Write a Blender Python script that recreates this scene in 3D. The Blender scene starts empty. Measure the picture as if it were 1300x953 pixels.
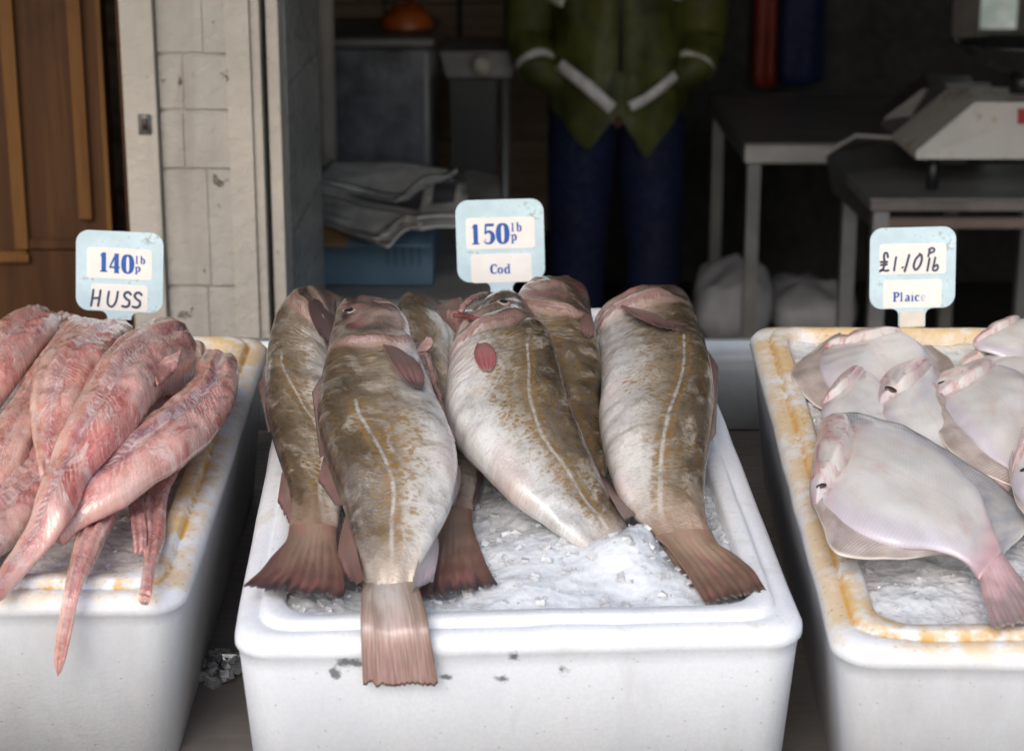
import bpy, math, random
from mathutils import Vector, Matrix, noise as MN
R = math.radians
random.seed(7)
SC = bpy.context.scene
COL = SC.collection
# ------------------------------------------------------------------ frames
CAM = Vector((0, 0, 1.65))
TILT = R(5)          # the counter slopes towards the customer
F = 2407.0
c5, s5 = math.cos(TILT), math.sin(TILT)
PH = R(20)
cP, sP = math.cos(PH), math.sin(PH)

def S(p):            # counter frame -> world
    return Vector((p[0], p[1] * c5 - p[2] * s5, p[1] * s5 + p[2] * c5)) + CAM

def U(px, py, z):    # sight line of a photo point met with a level of the counter frame
    x = (px - 650) / F; y = -(py - 432) / F
    d = (x, cP + y * sP, -sP + y * cP)
    if isinstance(z, tuple):
        t = z[1] / d[1]
    else:
        t = z / d[2]
    return Vector((d[0] * t, d[1] * t, d[2] * t))

def PJ(p):           # counter frame -> photo point
    d = p[1] * cP - p[2] * sP; u = p[1] * sP + p[2] * cP
    return 650 + F * p[0] / d, 432 - F * u / d

P15 = R(15); c15, s15 = math.cos(P15), math.sin(P15)
def W(px, py, Y):    # world point on the upright plane at distance Y
    x = (px - 650) / F; y = -(py - 432) / F
    d = (x, c15 + y * s15, -s15 + y * c15)
    t = Y / d[1]
    return Vector((d[0] * t, Y, d[2] * t)) + Vector((0, 0, CAM.z))

# ------------------------------------------------------------------ node helper
class Mat:
    def __init__(s, name):
        s.mt = bpy.data.materials.new(name); s.mt.use_nodes = True
        s.t = s.mt.node_tree; s.t.nodes.clear()
        s.out = s.t.nodes.new('ShaderNodeOutputMaterial')
        s.b = s.t.nodes.new('ShaderNodeBsdfPrincipled')
        s.t.links.new(s.b.outputs[0], s.out.inputs['Surface'])
    def put(s, sock, v):
        if hasattr(v, 'links'): s.t.links.new(v, sock)
        elif v is not None:
            if isinstance(v, tuple) and len(v) == 3 and sock.type == 'RGBA': v = (*v, 1)
            sock.default_value = v
    def n(s, typ, ins={}, out=0, **props):
        k = s.t.nodes.new(typ)
        for a, v in props.items(): setattr(k, a, v)
        for a, v in ins.items(): s.put(k.inputs[a], v)
        return k.outputs[out]
    def obj(s): return s.n('ShaderNodeTexCoord', out=3)
    def uv(s): return s.n('ShaderNodeTexCoord', out=2)
    def attr(s, name='fa'):
        k = s.t.nodes.new('ShaderNodeAttribute'); k.attribute_name = name
        q = s.t.nodes.new('ShaderNodeSeparateColor'); s.t.links.new(k.outputs['Color'], q.inputs[0])
        return q.outputs[0], q.outputs[1], q.outputs[2]
    def map(s, v, sc=(1, 1, 1), loc=(0, 0, 0), rot=(0, 0, 0)):
        return s.n('ShaderNodeMapping', {'Vector': v, 'Scale': sc, 'Location': loc, 'Rotation': rot})
    def noise(s, v, scale=5, det=3, rough=.55, dist=0, col=False):
        return s.n('ShaderNodeTexNoise', {'Vector': v, 'Scale': scale, 'Detail': det, 'Roughness': rough, 'Distortion': dist}, out=1 if col else 0)
    def vor(s, v, scale=5, feature='F1', out=0, rnd=1):
        return s.n('ShaderNodeTexVoronoi', {'Vector': v, 'Scale': scale, 'Randomness': rnd}, out=out, feature=feature)
    def wave(s, v, scale=5, dist=0, det=2, ds=1, dirn='X', prof='SIN'):
        return s.n('ShaderNodeTexWave', {'Vector': v, 'Scale': scale, 'Distortion': dist, 'Detail': det, 'Detail Scale': ds}, out=1, bands_direction=dirn, wave_profile=prof)
    def ramp(s, f, *st, interp='LINEAR'):
        k = s.t.nodes.new('ShaderNodeValToRGB'); r = k.color_ramp; r.interpolation = interp
        while len(r.elements) < len(st): r.elements.new(.5)
        for e, (p, c) in zip(r.elements, st):
            e.position = p
            e.color = (c, c, c, 1) if not isinstance(c, tuple) else (*c, 1)
        s.put(k.inputs[0], f); return k.outputs[0]
    def ss(s, f, a, b, lo=0., hi=1.):
        return s.n('ShaderNodeMapRange', {'Value': f, 'From Min': a, 'From Max': b, 'To Min': lo, 'To Max': hi}, interpolation_type='SMOOTHSTEP')
    def mix(s, f, a, b, bl='MIX'):
        k = s.t.nodes.new('ShaderNodeMix'); k.data_type = 'RGBA'; k.blend_type = bl
        s.put(k.inputs[0], f); s.put(k.inputs[6], a); s.put(k.inputs[7], b)
        return k.outputs[2]
    def m(s_, op, a, b=0., c=0.):
        k = s_.t.nodes.new('ShaderNodeMath'); k.operation = op
        s_.put(k.inputs[0], a); s_.put(k.inputs[1], b); s_.put(k.inputs[2], c)
        return k.outputs[0]
    def xyz(s, v):
        k = s.t.nodes.new('ShaderNodeSeparateXYZ'); s.put(k.inputs[0], v); return k.outputs
    def cxyz(s, x, y, z=0.):
        return s.n('ShaderNodeCombineXYZ', {0: x, 1: y, 2: z})
    def bump(s, h, st=.3, d=.002, nrm=None):
        return s.n('ShaderNodeBump', {'Height': h, 'Strength': st, 'Distance': d, 'Normal': nrm})
    def set(s, **kw):
        names = dict(col='Base Color', rough='Roughness', metal='Metallic', nrm='Normal', coat='Coat Weight', coatr='Coat Roughness',
                     sss='Subsurface Weight', sssr='Subsurface Radius', ssss='Subsurface Scale', trans='Transmission Weight', ior='IOR', alpha='Alpha',
                     emc='Emission Color', ems='Emission Strength', spec='Specular IOR Level', cnrm='Coat Normal', sheen='Sheen Weight')
        for k, v in kw.items(): s.put(s.b.inputs[names[k]], v)
        return s.mt

def worn(name, col, rough=.5, var=.25, scale=8, bumpd=.001, metal=0., dirt=None, spec=.5):
    M = Mat(name); o = M.obj()
    n1 = M.noise(o, scale, 5, .6); n2 = M.noise(o, scale * 6, 4, .6)
    dk = tuple(c * (1 - var) for c in col); lt = tuple(min(1, c * (1 + var * .5)) for c in col)
    c = M.mix(M.ss(n1, .3, .7), dk, lt)
    if dirt: c = M.mix(M.ss(M.m('MULTIPLY', n1, n2), .27, .42), c, dirt)
    return M.set(col=c, rough=M.ss(n2, .3, .7, rough * .8, min(1, rough * 1.2)), metal=metal, spec=spec, nrm=M.bump(n2, .4, bumpd))

# ------------------------------------------------------------------ mesh helper
def mk(name, V, Fc, mat, parent=None, org=None, smooth=True, uv=None, fa=None, label=None, cat=None, group=None, kind=None):
    V = [Vector(v) for v in V]
    if org is None: org = Vector((0, 0, 0)) if parent is None else parent.matrix_world.translation.copy()
    org = Vector(org)
    me = bpy.data.meshes.new(name)
    me.from_pydata([tuple(v - org) for v in V], [], Fc)
    if uv:
        l = me.uv_layers.new(name='UVMap')
        for lp in me.loops: l.data[lp.index].uv = uv[lp.vertex_index]
    if fa:
        a = me.color_attributes.new('fa', 'FLOAT_COLOR', 'POINT')
        for i, c in enumerate(fa): a.data[i].color = (c[0], c[1], c[2], 1)
    if smooth: me.polygons.foreach_set('use_smooth', [True] * len(me.polygons))
    me.materials.append(mat); me.update()
    o = bpy.data.objects.new(name, me); COL.objects.link(o)
    if parent is not None:
        o.parent = parent
        o.location = org - parent.matrix_world.translation
    else: o.location = org
    o.matrix_world = Matrix.Translation(org)
    tag(o, label, cat, group, kind)
    return o

def tag(o, label=None, cat=None, group=None, kind=None):
    if label: o['label'] = label
    if cat: o['category'] = cat
    if group: o['group'] = group
    if kind: o['kind'] = kind
    return o

def empty(name, loc, label, cat, group=None):
    o = bpy.data.objects.new(name, None); COL.objects.link(o)
    o.location = loc; o.matrix_world = Matrix.Translation(Vector(loc)); o.empty_display_size = .05
    return tag(o, label, cat, group)

class MB:
    def __init__(s): s.V = []; s.F = []
    def add(s, V, Fc):
        n = len(s.V); s.V += [Vector(v) for v in V]; s.F += [tuple(i + n for i in f) for f in Fc]; return s
    def box(s, a, b, bev=0.0, T=None):
        a, b = Vector(a), Vector(b)
        x0, y0, z0 = (min(a[i], b[i]) for i in range(3)); x1, y1, z1 = (max(a[i], b[i]) for i in range(3))
        e = min(bev, (x1 - x0) / 2.2, (y1 - y0) / 2.2, (z1 - z0) / 2.2)
        if e <= 0:
            V = [(x, y, z) for z in (z0, z1) for x, y in ((x0, y0), (x1, y0), (x1, y1), (x0, y1))]
            Fc = [(3, 2, 1, 0), (4, 5, 6, 7)] + [(i, (i + 1) % 4, 4 + (i + 1) % 4, 4 + i) for i in range(4)]
        else:
            def ring(ex, z):
                q = [(x0 + ex, y0 + ex), (x1 - ex, y0 + ex), (x1 - ex, y1 - ex), (x0 + ex, y1 - ex)]
                return [(x, y, z) for x, y in q]
            V = ring(e, z0) + ring(0, z0 + e) + ring(0, z1 - e) + ring(e, z1)
            Fc = [(3, 2, 1, 0), (12, 13, 14, 15)]
            for k in range(3):
                Fc += [(k * 4 + i, k * 4 + (i + 1) % 4, k * 4 + 4 + (i + 1) % 4, k * 4 + 4 + i) for i in range(4)]
        if T: V = [T(Vector(v)) for v in V]
        return s.add(V, Fc)
    def tube(s, pts, r, n=10, cap=True):
        pts = [Vector(p) for p in pts]; rr = r if isinstance(r, (list, tuple)) else [r] * len(pts)
        V = []; Fc = []
        for i, p in enumerate(pts):
            t = (pts[min(i + 1, len(pts) - 1)] - pts[max(i - 1, 0)]).normalized()
            a = t.orthogonal().normalized() if i == 0 else (a - t * a.dot(t)).normalized()
            b = t.cross(a)
            V += [p + (a * math.cos(2 * math.pi * k / n) + b * math.sin(2 * math.pi * k / n)) * rr[i] for k in range(n)]
        for i in range(len(pts) - 1):
            Fc += [(i * n + k, i * n + (k + 1) % n, i * n + n + (k + 1) % n, i * n + n + k) for k in range(n)]
        if cap: Fc += [tuple(range(n))[::-1], tuple(range(len(V) - n, len(V)))]
        return s.add(V, Fc)
    def loops(s, L, capA=True, capB=True):
        n = len(L[0]); V = [v for l in L for v in l]; Fc = []
        for i in range(len(L) - 1):
            Fc += [(i * n + k, i * n + (k + 1) % n, i * n + n + (k + 1) % n, i * n + n + k) for k in range(n)]
        if capA: Fc.append(tuple(range(n))[::-1])
        if capB: Fc.append(tuple(range(len(V) - n, len(V))))
        return s.add(V, Fc)
    def prism(s, poly, n, d):      # polygon (3D, planar) pushed by vector n*d
        n = Vector(n) * d
        return s.loops([[Vector(p) for p in poly], [Vector(p) + n for p in poly]])
    def quadbox(s, q, thick):     # slab: 4 corner points + thickness vector
        t = Vector(thick)
        return s.loops([[Vector(p) for p in q], [Vector(p) + t for p in q]])
    def xf(s, T): s.V = [T(v) for v in s.V]; return s
    def mk(s, name, mat, parent=None, **kw): return mk(name, s.V, s.F, mat, parent, **kw)

def rrect(hx, hy, r, k=5):
    P = []
    for (sx, sy, a0) in ((1, 1, 0), (-1, 1, 90), (-1, -1, 180), (1, -1, 270)):
        for i in range(k + 1):
            a = R(a0 + 90 * i / k)
            P.append((sx * (hx - r) + r * math.cos(a), sy * (hy - r) + r * math.sin(a)))
    return P

def crom(P, n, key=None):      # smooth resampling of a list of equal-length tuples of Vectors
    key = key or (lambda p: sum(p, Vector((0, 0, 0))) / len(p))
    m = len(P); d = [0]
    for i in range(1, m): d.append(d[-1] + max(1e-6, (key(P[i]) - key(P[i - 1])).length))
    out = []; L = d[-1]; i = 0
    for k in range(n):
        t = L * k / (n - 1)
        while i < m - 2 and t > d[i + 1]: i += 1
        h = d[i + 1] - d[i]; x = (t - d[i]) / h
        res = []
        for j in range(len(P[0])):
            p0, p1 = P[i][j], P[i + 1][j]
            m0 = (P[i + 1][j] - P[i - 1][j]) / (d[i + 1] - d[i - 1]) if i > 0 else (p1 - p0) / h
            m1 = (P[i + 2][j] - P[i][j]) / (d[i + 2] - d[i]) if i < m - 2 else (p1 - p0) / h
            x2, x3 = x * x, x * x * x
            res.append(p0 * (2 * x3 - 3 * x2 + 1) + m0 * h * (x3 - 2 * x2 + x) + p1 * (3 * x2 - 2 * x3) + m1 * h * (x3 - x2))
        out.append(tuple(res))
    return out, L

def pl(u, pts):                # piecewise linear table
    for (a, x), (b, y) in zip(pts, pts[1:]):
        if u <= b: return x if u <= a else x + (y - x) * (u - a) / (b - a)
    return pts[-1][1]
def sst(x, a, b):
    t = max(0, min(1, (x - a) / (b - a))); return t * t * (3 - 2 * t)

# ------------------------------------------------------------------ materials
def cod_mat(name, brown=0., pale=0., seed=0., headc=0., tail=(.30, .205, .14)):
    M = Mat(name); uv = M.map(M.uv(), loc=(seed, seed * .7, 0)); dv, lat, u = M.attr()
    big = M.noise(uv, 15, 4, .6); mid = M.noise(uv, 60, 5, .65); fine = M.noise(M.map(uv, (480, 150, 1)), 1, 4, .65); grain = M.noise(uv, 420, 3, .7)
    d = M.m('ADD', dv, M.m('MULTIPLY', M.m('SUBTRACT', big, .5), .46))
    d = M.m('ADD', d, M.m('MULTIPLY', M.m('SUBTRACT', mid, .5), .26))
    k = .30 * brown
    base = M.ramp(d, (.0, (.046, .033, .022)), (.20 + k * .4, (.097, .072, .048)), (.40 + k - pale * .1, (.190, .150, .108)), (.57 + k - pale * .16, (.345, .30, .245)),
                  (.70 + k - pale * .2, (.51, .485, .445)), (min(.99, .88 + k), (.62, .61, .59)))
    # blotchy pale skin patches, grey saddle marks
    base = M.mix(M.m('MULTIPLY', M.ss(M.noise(uv, 26, 5, .65, .6), .50, .68), .55), base, (.50, .44, .36))
    base = M.mix(M.m('MULTIPLY', M.ss(M.noise(M.map(uv, (1.6, .6, 1), (5, 2, 0)), 19, 4, .6, .4), .54, .70), .5), base, (.15, .115, .085))
    base = M.mix(M.m('MULTIPLY', M.m('MULTIPLY', M.ss(d, .62, .85), M.ss(M.noise(M.map(uv, loc=(9, 2, 0)), 24, 5, .7, .8), .48, .66)), .75), base, (.33, .315, .305))
    # leopard spots: short dashes across the body
    sv = M.map(uv, (1.0, .55, 1))
    warp = M.n('ShaderNodeVectorMath', {0: sv, 1: M.n('ShaderNodeVectorMath', {0: M.noise(uv, 110, 3, .6, col=True), 1: (.007, .007, 0)}, operation='MULTIPLY')}, operation='ADD')
    vd = M.vor(warp, 245, rnd=.9)
    spot = M.ss(vd, .50, .28)
    spot = M.m('MAXIMUM', spot, M.m('MULTIPLY', M.ss(M.vor(warp, 125), .36, .2), .8))
    zone = M.m('MULTIPLY', M.ss(d, .84 + k, .56 + k), M.ss(M.noise(uv, 12, 3, .5), .30, .50, .25, 1))
    zone = M.m('MULTIPLY', zone, M.m('MULTIPLY', M.ss(u, .17, .27), M.ss(u, .985, .88)))
    sc = M.mix(M.ss(d, .15, .6), (.115, .070, .023), (.25, .148, .046))
    base = M.mix(M.m('MULTIPLY', spot, M.m('MULTIPLY', zone, .88)), base, sc)
    # lateral line, pale with a row of dark dashes on both sides
    lt = M.m('ABSOLUTE', M.m('ADD', M.m('SUBTRACT', lat, .5), M.m('MULTIPLY', M.m('SUBTRACT', mid, .5), .03)))
    lz = M.m('MULTIPLY', M.ss(u, .27, .38), M.ss(u, 1.0, .93))
    dash = M.m('MULTIPLY', M.m('MULTIPLY', M.ss(lt, .018, .04), M.ss(lt, .115, .07)), M.m('MULTIPLY', lz, M.ss(M.noise(M.map(uv, (190, 60, 1)), 1, 2, .5), .36, .6)))
    base = M.mix(M.m('MULTIPLY', dash, .75), base, (.22, .13, .045))
    line = M.m('MULTIPLY', M.ss(lt, .030, .006), M.m('MULTIPLY', lz, M.ss(M.noise(uv, 85, 4, .7), .36, .60, .08, .52)))
    base = M.mix(line, base, (.66, .63, .59))
    # head: smooth mauve brown, pink lower jaw
    x2 = M.m('SUBTRACT', M.m('MULTIPLY', dv, 2.), 1.)
    ug = M.m('SUBTRACT', .235, M.m('MULTIPLY', M.m('MULTIPLY', x2, x2), .03))
    du = M.m('SUBTRACT', u, ug)
    head = M.ss(M.m('ADD', du, M.m('MULTIPLY', M.m('SUBTRACT', mid, .5), .03)), .012, -.03)
    hd_ = M.m('ADD', dv, M.m('MULTIPLY', M.m('SUBTRACT', big, .5), .7))
    hc = M.ramp(hd_, (.1, (.065, .043, .033)), (.42, (.125, .086, .068)), (.66, (.23, .16, .132)), (.95, (.44, .33, .295)))
    hc = M.mix(M.m('MULTIPLY', M.ss(M.noise(uv, 38, 5, .65), .50, .70), .6), hc, (.36, .24, .19))
    hc = M.mix(M.m('MULTIPLY', M.ss(M.noise(M.map(uv, loc=(2, 2, 0)), 30, 4, .6), .50, .68), .45 + .5 * headc), hc, (.40, .13, .14))
    base = M.mix(M.m('MULTIPLY', head, .9), base, hc)
    gl = M.m('MULTIPLY', M.ss(M.m('ABSOLUTE', M.m('ADD', du, M.m('MULTIPLY', M.m('SUBTRACT', mid, .5), .012))), .006, .0015), M.ss(dv, .22, .38))
    base = M.mix(M.m('MULTIPLY', gl, .8), base, (.13, .05, .045))
    base = M.mix(M.m('MULTIPLY', M.m('MULTIPLY', M.ss(du, .035, .005), M.ss(du, -.01, .004)), .5), base, (.42, .26, .23))
    um = M.m('ADD', .055, M.m('MULTIPLY', dv, .055))
    ml = M.m('MULTIPLY', M.ss(M.m('ABSOLUTE', M.m('SUBTRACT', u, um)), .005, .001), M.ss(dv, .5, .6))
    base = M.mix(M.m('MULTIPLY', ml, .75), base, (.10, .045, .04))
    base = M.mix(M.m('MULTIPLY', M.ss(M.m('ADD', u, M.m('MULTIPLY', M.m('SUBTRACT', mid, .5), .06)), .87, .985), 1.), base, tail)
    # pink bruising on belly edge, wet greyish slime, dark flecks
    base = M.mix(M.m('MULTIPLY', M.m('MULTIPLY', M.ss(dv, .70, .98), M.ss(M.noise(uv, 14, 3, .5), .45, .66)), .5), base, (.56, .42, .38))
    base = M.mix(M.m('MULTIPLY', M.ss(fine, .56, .72), .14), base, (.60, .55, .47))
    base = M.mix(M.m('MULTIPLY', M.ss(fine, .47, .3), .34), base, (.11, .08, .05))
    base = M.mix(M.m('MULTIPLY', M.ss(grain, .58, .75), .3), base, (.09, .065, .045))
    base = M.mix(M.m('MULTIPLY', M.ss(M.noise(M.map(uv, loc=(7, 7, 0)), 48, 3, .6), .68, .74), .65), base, (.34, .05, .045))
    scales = M.vor(M.map(uv, (1, .8, 1)), 480)
    h = M.m('ADD', M.m('MULTIPLY', scales, .45), M.m('ADD', M.m('MULTIPLY', fine, .8), M.m('MULTIPLY', mid, 1.8)))
    wr = M.wave(M.map(uv, (1, .3, 1)), 36, 6, 3, 1.7)
    wz = M.m('MULTIPLY', M.m('MULTIPLY', M.ss(u, .22, .30), M.ss(u, .5, .34)), M.ss(big, .4, .6, .3, 1.))
    h = M.m('ADD', h, M.m('MULTIPLY', wr, M.m('MULTIPLY', wz, 1.1)))
    h = M.m('ADD', h, M.m('MULTIPLY', M.m('ADD', gl, ml), -3.))
    return M.set(col=base, rough=M.ss(mid, .3, .7, .22, .46), nrm=M.bump(h, .6, .0011), sss=.06, ssss=.006, sssr=(1, .6, .4), coat=.8, coatr=.11, cnrm=M.bump(M.m('ADD', mid, M.m('MULTIPLY', grain, .25)), .35, .0012))

def fin_mat(name, a, b, edge, seed=0., raycount=26, al=1., red=.4):
    M = Mat(name); uv = M.uv(); X = M.xyz(uv)
    n = M.noise(M.map(uv, (4, 2, 1), (seed, seed, 0)), 1.5, 5, .65); n2 = M.noise(M.map(uv, (30, 5, 1), (seed, 0, 0)), 1.5, 4, .6)
    c = M.mix(M.ss(M.m('ADD', X[1], M.m('MULTIPLY', M.m('SUBTRACT', n, .5), 1.3)), .1, .9), a, b)
    w = M.wave(M.map(uv, (1, .05, 1)), raycount * .62, 1.6, 3, 1.4)
    c = M.mix(M.m('MULTIPLY', M.ss(w, .6, .98), M.ss(n2, .35, .65, .02, .2)), c, tuple(min(1, v * 1.5 + .07) for v in a))
    c = M.mix(M.m('MULTIPLY', M.m('MULTIPLY', M.ss(M.m('ABSOLUTE', M.m('SUBTRACT', X[0], .5)), .34, .05), M.ss(X[1], .75, .1)), .45), c, tuple(min(1, v * 1.35 + .05) for v in a))
    c = M.mix(M.m('MULTIPLY', M.ss(n2, .5, .72), .4), c, tuple((x + y) * .3 for x, y in zip(a, b)))
    c = M.mix(M.m('MULTIPLY', M.ss(M.noise(M.map(uv, (3, 1.5, 1), (seed + 4, 1, 0)), 1.5, 3, .6), .52, .68), red), c, (.40, .12, .14))
    c = M.mix(M.m('MULTIPLY', M.ss(M.m('ABSOLUTE', M.m('SUBTRACT', X[0], .5)), .30, .5), .45), c, tuple(v * .75 for v in b))
    e = M.ss(M.m('ADD', X[1], M.m('MULTIPLY', M.m('SUBTRACT', n, .5), .3)), .84, 1.0)
    c = M.mix(M.m('MULTIPLY', e, .85), c, edge)
    return M.set(col=c, rough=.33, nrm=M.bump(M.m('ADD', M.m('MULTIPLY', w, .35), n2), .4, .0006), coat=.15, coatr=.25, sss=.08, ssss=.004, alpha=al)

def huss_mat(name, tint=0., purple=.6, seed=0., rib=1.):
    M = Mat(name); uv = M.map(M.uv(), loc=(seed, 0, 0)); dv, lat, u = M.attr(); X = M.xyz(uv)
    n1 = M.noise(uv, 13, 4, .6, .4); n2 = M.noise(uv, 60, 5, .65); n3 = M.noise(M.map(uv, (320, 60, 1)), 1, 4, .65)
    off = M.m('SUBTRACT', dv, .55); ad = M.m('ABSOLUTE', off)
    # V-shaped muscle bands, broken and uneven
    ph = M.m('ADD', X[0], M.m('ADD', M.m('MULTIPLY', ad, -.055), M.m('MULTIPLY', M.m('SUBTRACT', M.noise(uv, 17, 4, .6), .5), .050)))
    w = M.wave(M.cxyz(ph, M.m('MULTIPLY', X[1], .15), 0.), 40, 4.5, 3, 1.8)
    sz = M.ss(M.noise(M.map(uv, loc=(3, 3, 0)), 11, 4, .6), .40, .62)
    base = M.ramp(M.m('ADD', n1, M.m('MULTIPLY', M.m('SUBTRACT', n2, .5), .7)), (.22, (.36, .060, .058)), (.38, (.52, .175, .155)), (.54, (.62, .32, .285)), (.76, (.68, .48, .44)))
    base = M.mix(.22 * tint, base, (.62, .36, .22))
    e_ = M.m('ADD', dv, M.m('MULTIPLY', M.m('SUBTRACT', n1, .5), .35))
    base = M.mix(M.m('MULTIPLY', M.ss(e_, .44, .30), .75), base, M.mix(M.ss(n2, .35, .65), (.58, .27, .20), (.64, .42, .35)))
    pz = M.m('MULTIPLY', M.m('MULTIPLY', M.ss(e_, .36, .44), M.ss(e_, .68, .60)), M.ss(M.noise(uv, 9, 3, .5), .34, .52))
    base = M.mix(M.m('MULTIPLY', pz, purple), base, M.mix(M.ss(n2, .4, .6), (.27, .155, .20), (.47, .36, .39)))
    sz = M.m('MULTIPLY', M.ss(M.noise(M.map(uv, loc=(3, 3, 0)), 12, 4, .6), .42, .62, .06, rib), M.m('MULTIPLY', M.ss(e_, .34, .46, .12, 1.), M.ss(e_, .92, .70, .2, 1.)))
    base = M.mix(M.m('MULTIPLY', M.m('MULTIPLY', M.ss(w, .50, .05), sz), M.ss(n2, .32, .6, .1, .7)), base, (.33, .06, .065))
    base = M.mix(M.m('MULTIPLY', M.m('MULTIPLY', M.ss(w, .84, .99), sz), M.ss(n2, .3, .6, .1, .75)), base, (.74, .60, .55))
    base = M.mix(M.m('MULTIPLY', M.ss(M.m('ABSOLUTE', M.m('SUBTRACT', e_, .53)), .016, .004), M.ss(n2, .36, .56, 0., .7)), base, (.70, .58, .55))
    # flat cream side patches, red blood patches
    base = M.mix(M.m('MULTIPLY', M.m('MULTIPLY', M.ss(dv, .30, .12), M.ss(n1, .36, .58)), .6), base, (.66, .45, .37))
    base = M.mix(M.m('MULTIPLY', M.m('MULTIPLY', M.ss(dv, .74, .92), M.ss(n1, .36, .58)), .6), base, (.65, .40, .34))
    red = M.ss(M.noise(M.map(uv, (1, 3.4, 1)), 15, 5, .62, .5), .57, .70)
    base = M.mix(M.m('MULTIPLY', red, .62), base, (.34, .04, .045))
    # whitish membrane rags and threads
    base = M.mix(M.m('MULTIPLY', M.ss(M.noise(uv, 20, 6, .74, 1.4), .56, .64), .6), base, (.73, .62, .58))
    th = M.ss(M.m('ABSOLUTE', M.m('SUBTRACT', M.noise(M.map(uv, (1, 1.9, 1)), 46, 3, .55, 1.6), .5)), .020, .004)
    base = M.mix(M.m('MULTIPLY', M.m('MULTIPLY', th, M.ss(M.noise(uv, 8, 3, .5), .42, .58)), .75), base, (.80, .71, .67))
    h = M.m('ADD', M.m('MULTIPLY', M.m('MULTIPLY', w, sz), .8), M.m('ADD', M.m('MULTIPLY', n2, 1.3), M.m('ADD', M.m('MULTIPLY', n3, .5), M.m('MULTIPLY', th, .6))))
    return M.set(col=base, rough=M.ss(n2, .3, .7, .18, .42), nrm=M.bump(h, .6, .0014), sss=.14, ssss=.008, sssr=(1, .35, .25), coat=1., coatr=.09, cnrm=M.bump(M.m('ADD', n2, M.m('MULTIPLY', w, .3)), .5, .0016))

def plaice_mat(name, warm=0., seed=0., cool=0.):
    M = Mat(name); uv = M.map(M.uv(), loc=(seed, seed, 0)); dv, lat, u = M.attr(); X = M.xyz(uv)
    n1 = M.noise(uv, 12, 4, .6); n2 = M.noise(uv, 50, 4, .6)
    ad = M.m('ABSOLUTE', M.m('SUBTRACT', dv, .5))
    base = M.mix(M.ss(n1, .35, .65), (.665, .615, .56), (.77, .74, .70))
    base = M.mix(M.m('MULTIPLY', M.ss(n2, .5, .75), .35), base, (.68, .56, .44))
    base = M.mix(M.m('MULTIPLY', M.ss(M.noise(uv, 13, 2, .5), .45, .75), .35 + .45 * cool), base, (.47, .475, .54))
    base = M.mix(M.m('MULTIPLY', M.ss(M.noise(M.map(uv, loc=(3, 1, 0)), 19, 3, .6), .56, .72), .5 + warm * .3), base, (.66, .46, .40))
    base = M.mix(M.m('MULTIPLY', M.ss(ad, .28, .5), .7), base, (.50, .45, .53))
    # myomere ripples seen through the skin
    ph = M.m('ADD', X[0], M.m('MULTIPLY', ad, .05))
    w = M.wave(M.cxyz(ph, M.m('MULTIPLY', X[1], .3), 0.), 72, 1.2, 2, 1)
    base = M.mix(M.m('MULTIPLY', M.ss(w, .75, .98), .16), base, (.78, .76, .74))
    # spine line
    base = M.mix(M.m('MULTIPLY', M.ss(M.m('ABSOLUTE', M.m('SUBTRACT', dv, .5)), .03, .0), .35), base, (.70, .55, .46))
    hd = M.ss(u, .30, .14)
    base = M.mix(M.m('MULTIPLY', M.m('MULTIPLY', hd, M.ss(M.noise(uv, 26, 4, .6), .38, .60)), .9), base, (.62, .33, .32))
    base = M.mix(M.m('MULTIPLY', M.m('MULTIPLY', hd, M.ss(M.noise(M.map(uv, loc=(1, 5, 0)), 60, 3, .6), .55, .68)), .85), base, (.48, .11, .12))
    base = M.mix(M.m('MULTIPLY', M.ss(u, .72, .98), M.ss(n1, .3, .6, .45, .9)), base, (.66, .40, .42))
    h = M.m('ADD', M.m('MULTIPLY', w, .16), M.m('ADD', M.m('MULTIPLY', n2, .25), M.m('MULTIPLY', M.vor(uv, 420), .35)))
    return M.set(col=base, rough=.36, nrm=M.bump(h, .45, .001), sss=.15, ssss=.006, sssr=(1, .6, .5), coat=.5, coatr=.18)

def fringe_mat(name, a, b):
    M = Mat(name); uv = M.uv(); X = M.xyz(uv)
    w = M.wave(M.cxyz(M.m('ADD', X[0], M.m('MULTIPLY', X[1], .006)), 0., 0.), 92, .5, 1, 1)
    n = M.noise(M.map(uv, (18, 1, 1)), 1.6, 4, .6)
    c = M.mix(M.ss(n, .35, .65), a, b)
    c = M.mix(M.m('MULTIPLY', M.ss(w, .6, .95), .32), c, (.64, .58, .53))
    c = M.mix(M.m('MULTIPLY', M.ss(w, .4, .05), .28), c, tuple(v * .6 for v in a))
    c = M.mix(M.m('MULTIPLY', M.ss(X[1], .93, .975), .75), c, (.72, .66, .58))
    return M.set(col=c, rough=.32, nrm=M.bump(w, .25, .0005), coat=.4, coatr=.15, sss=.1, ssss=.004)

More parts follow.
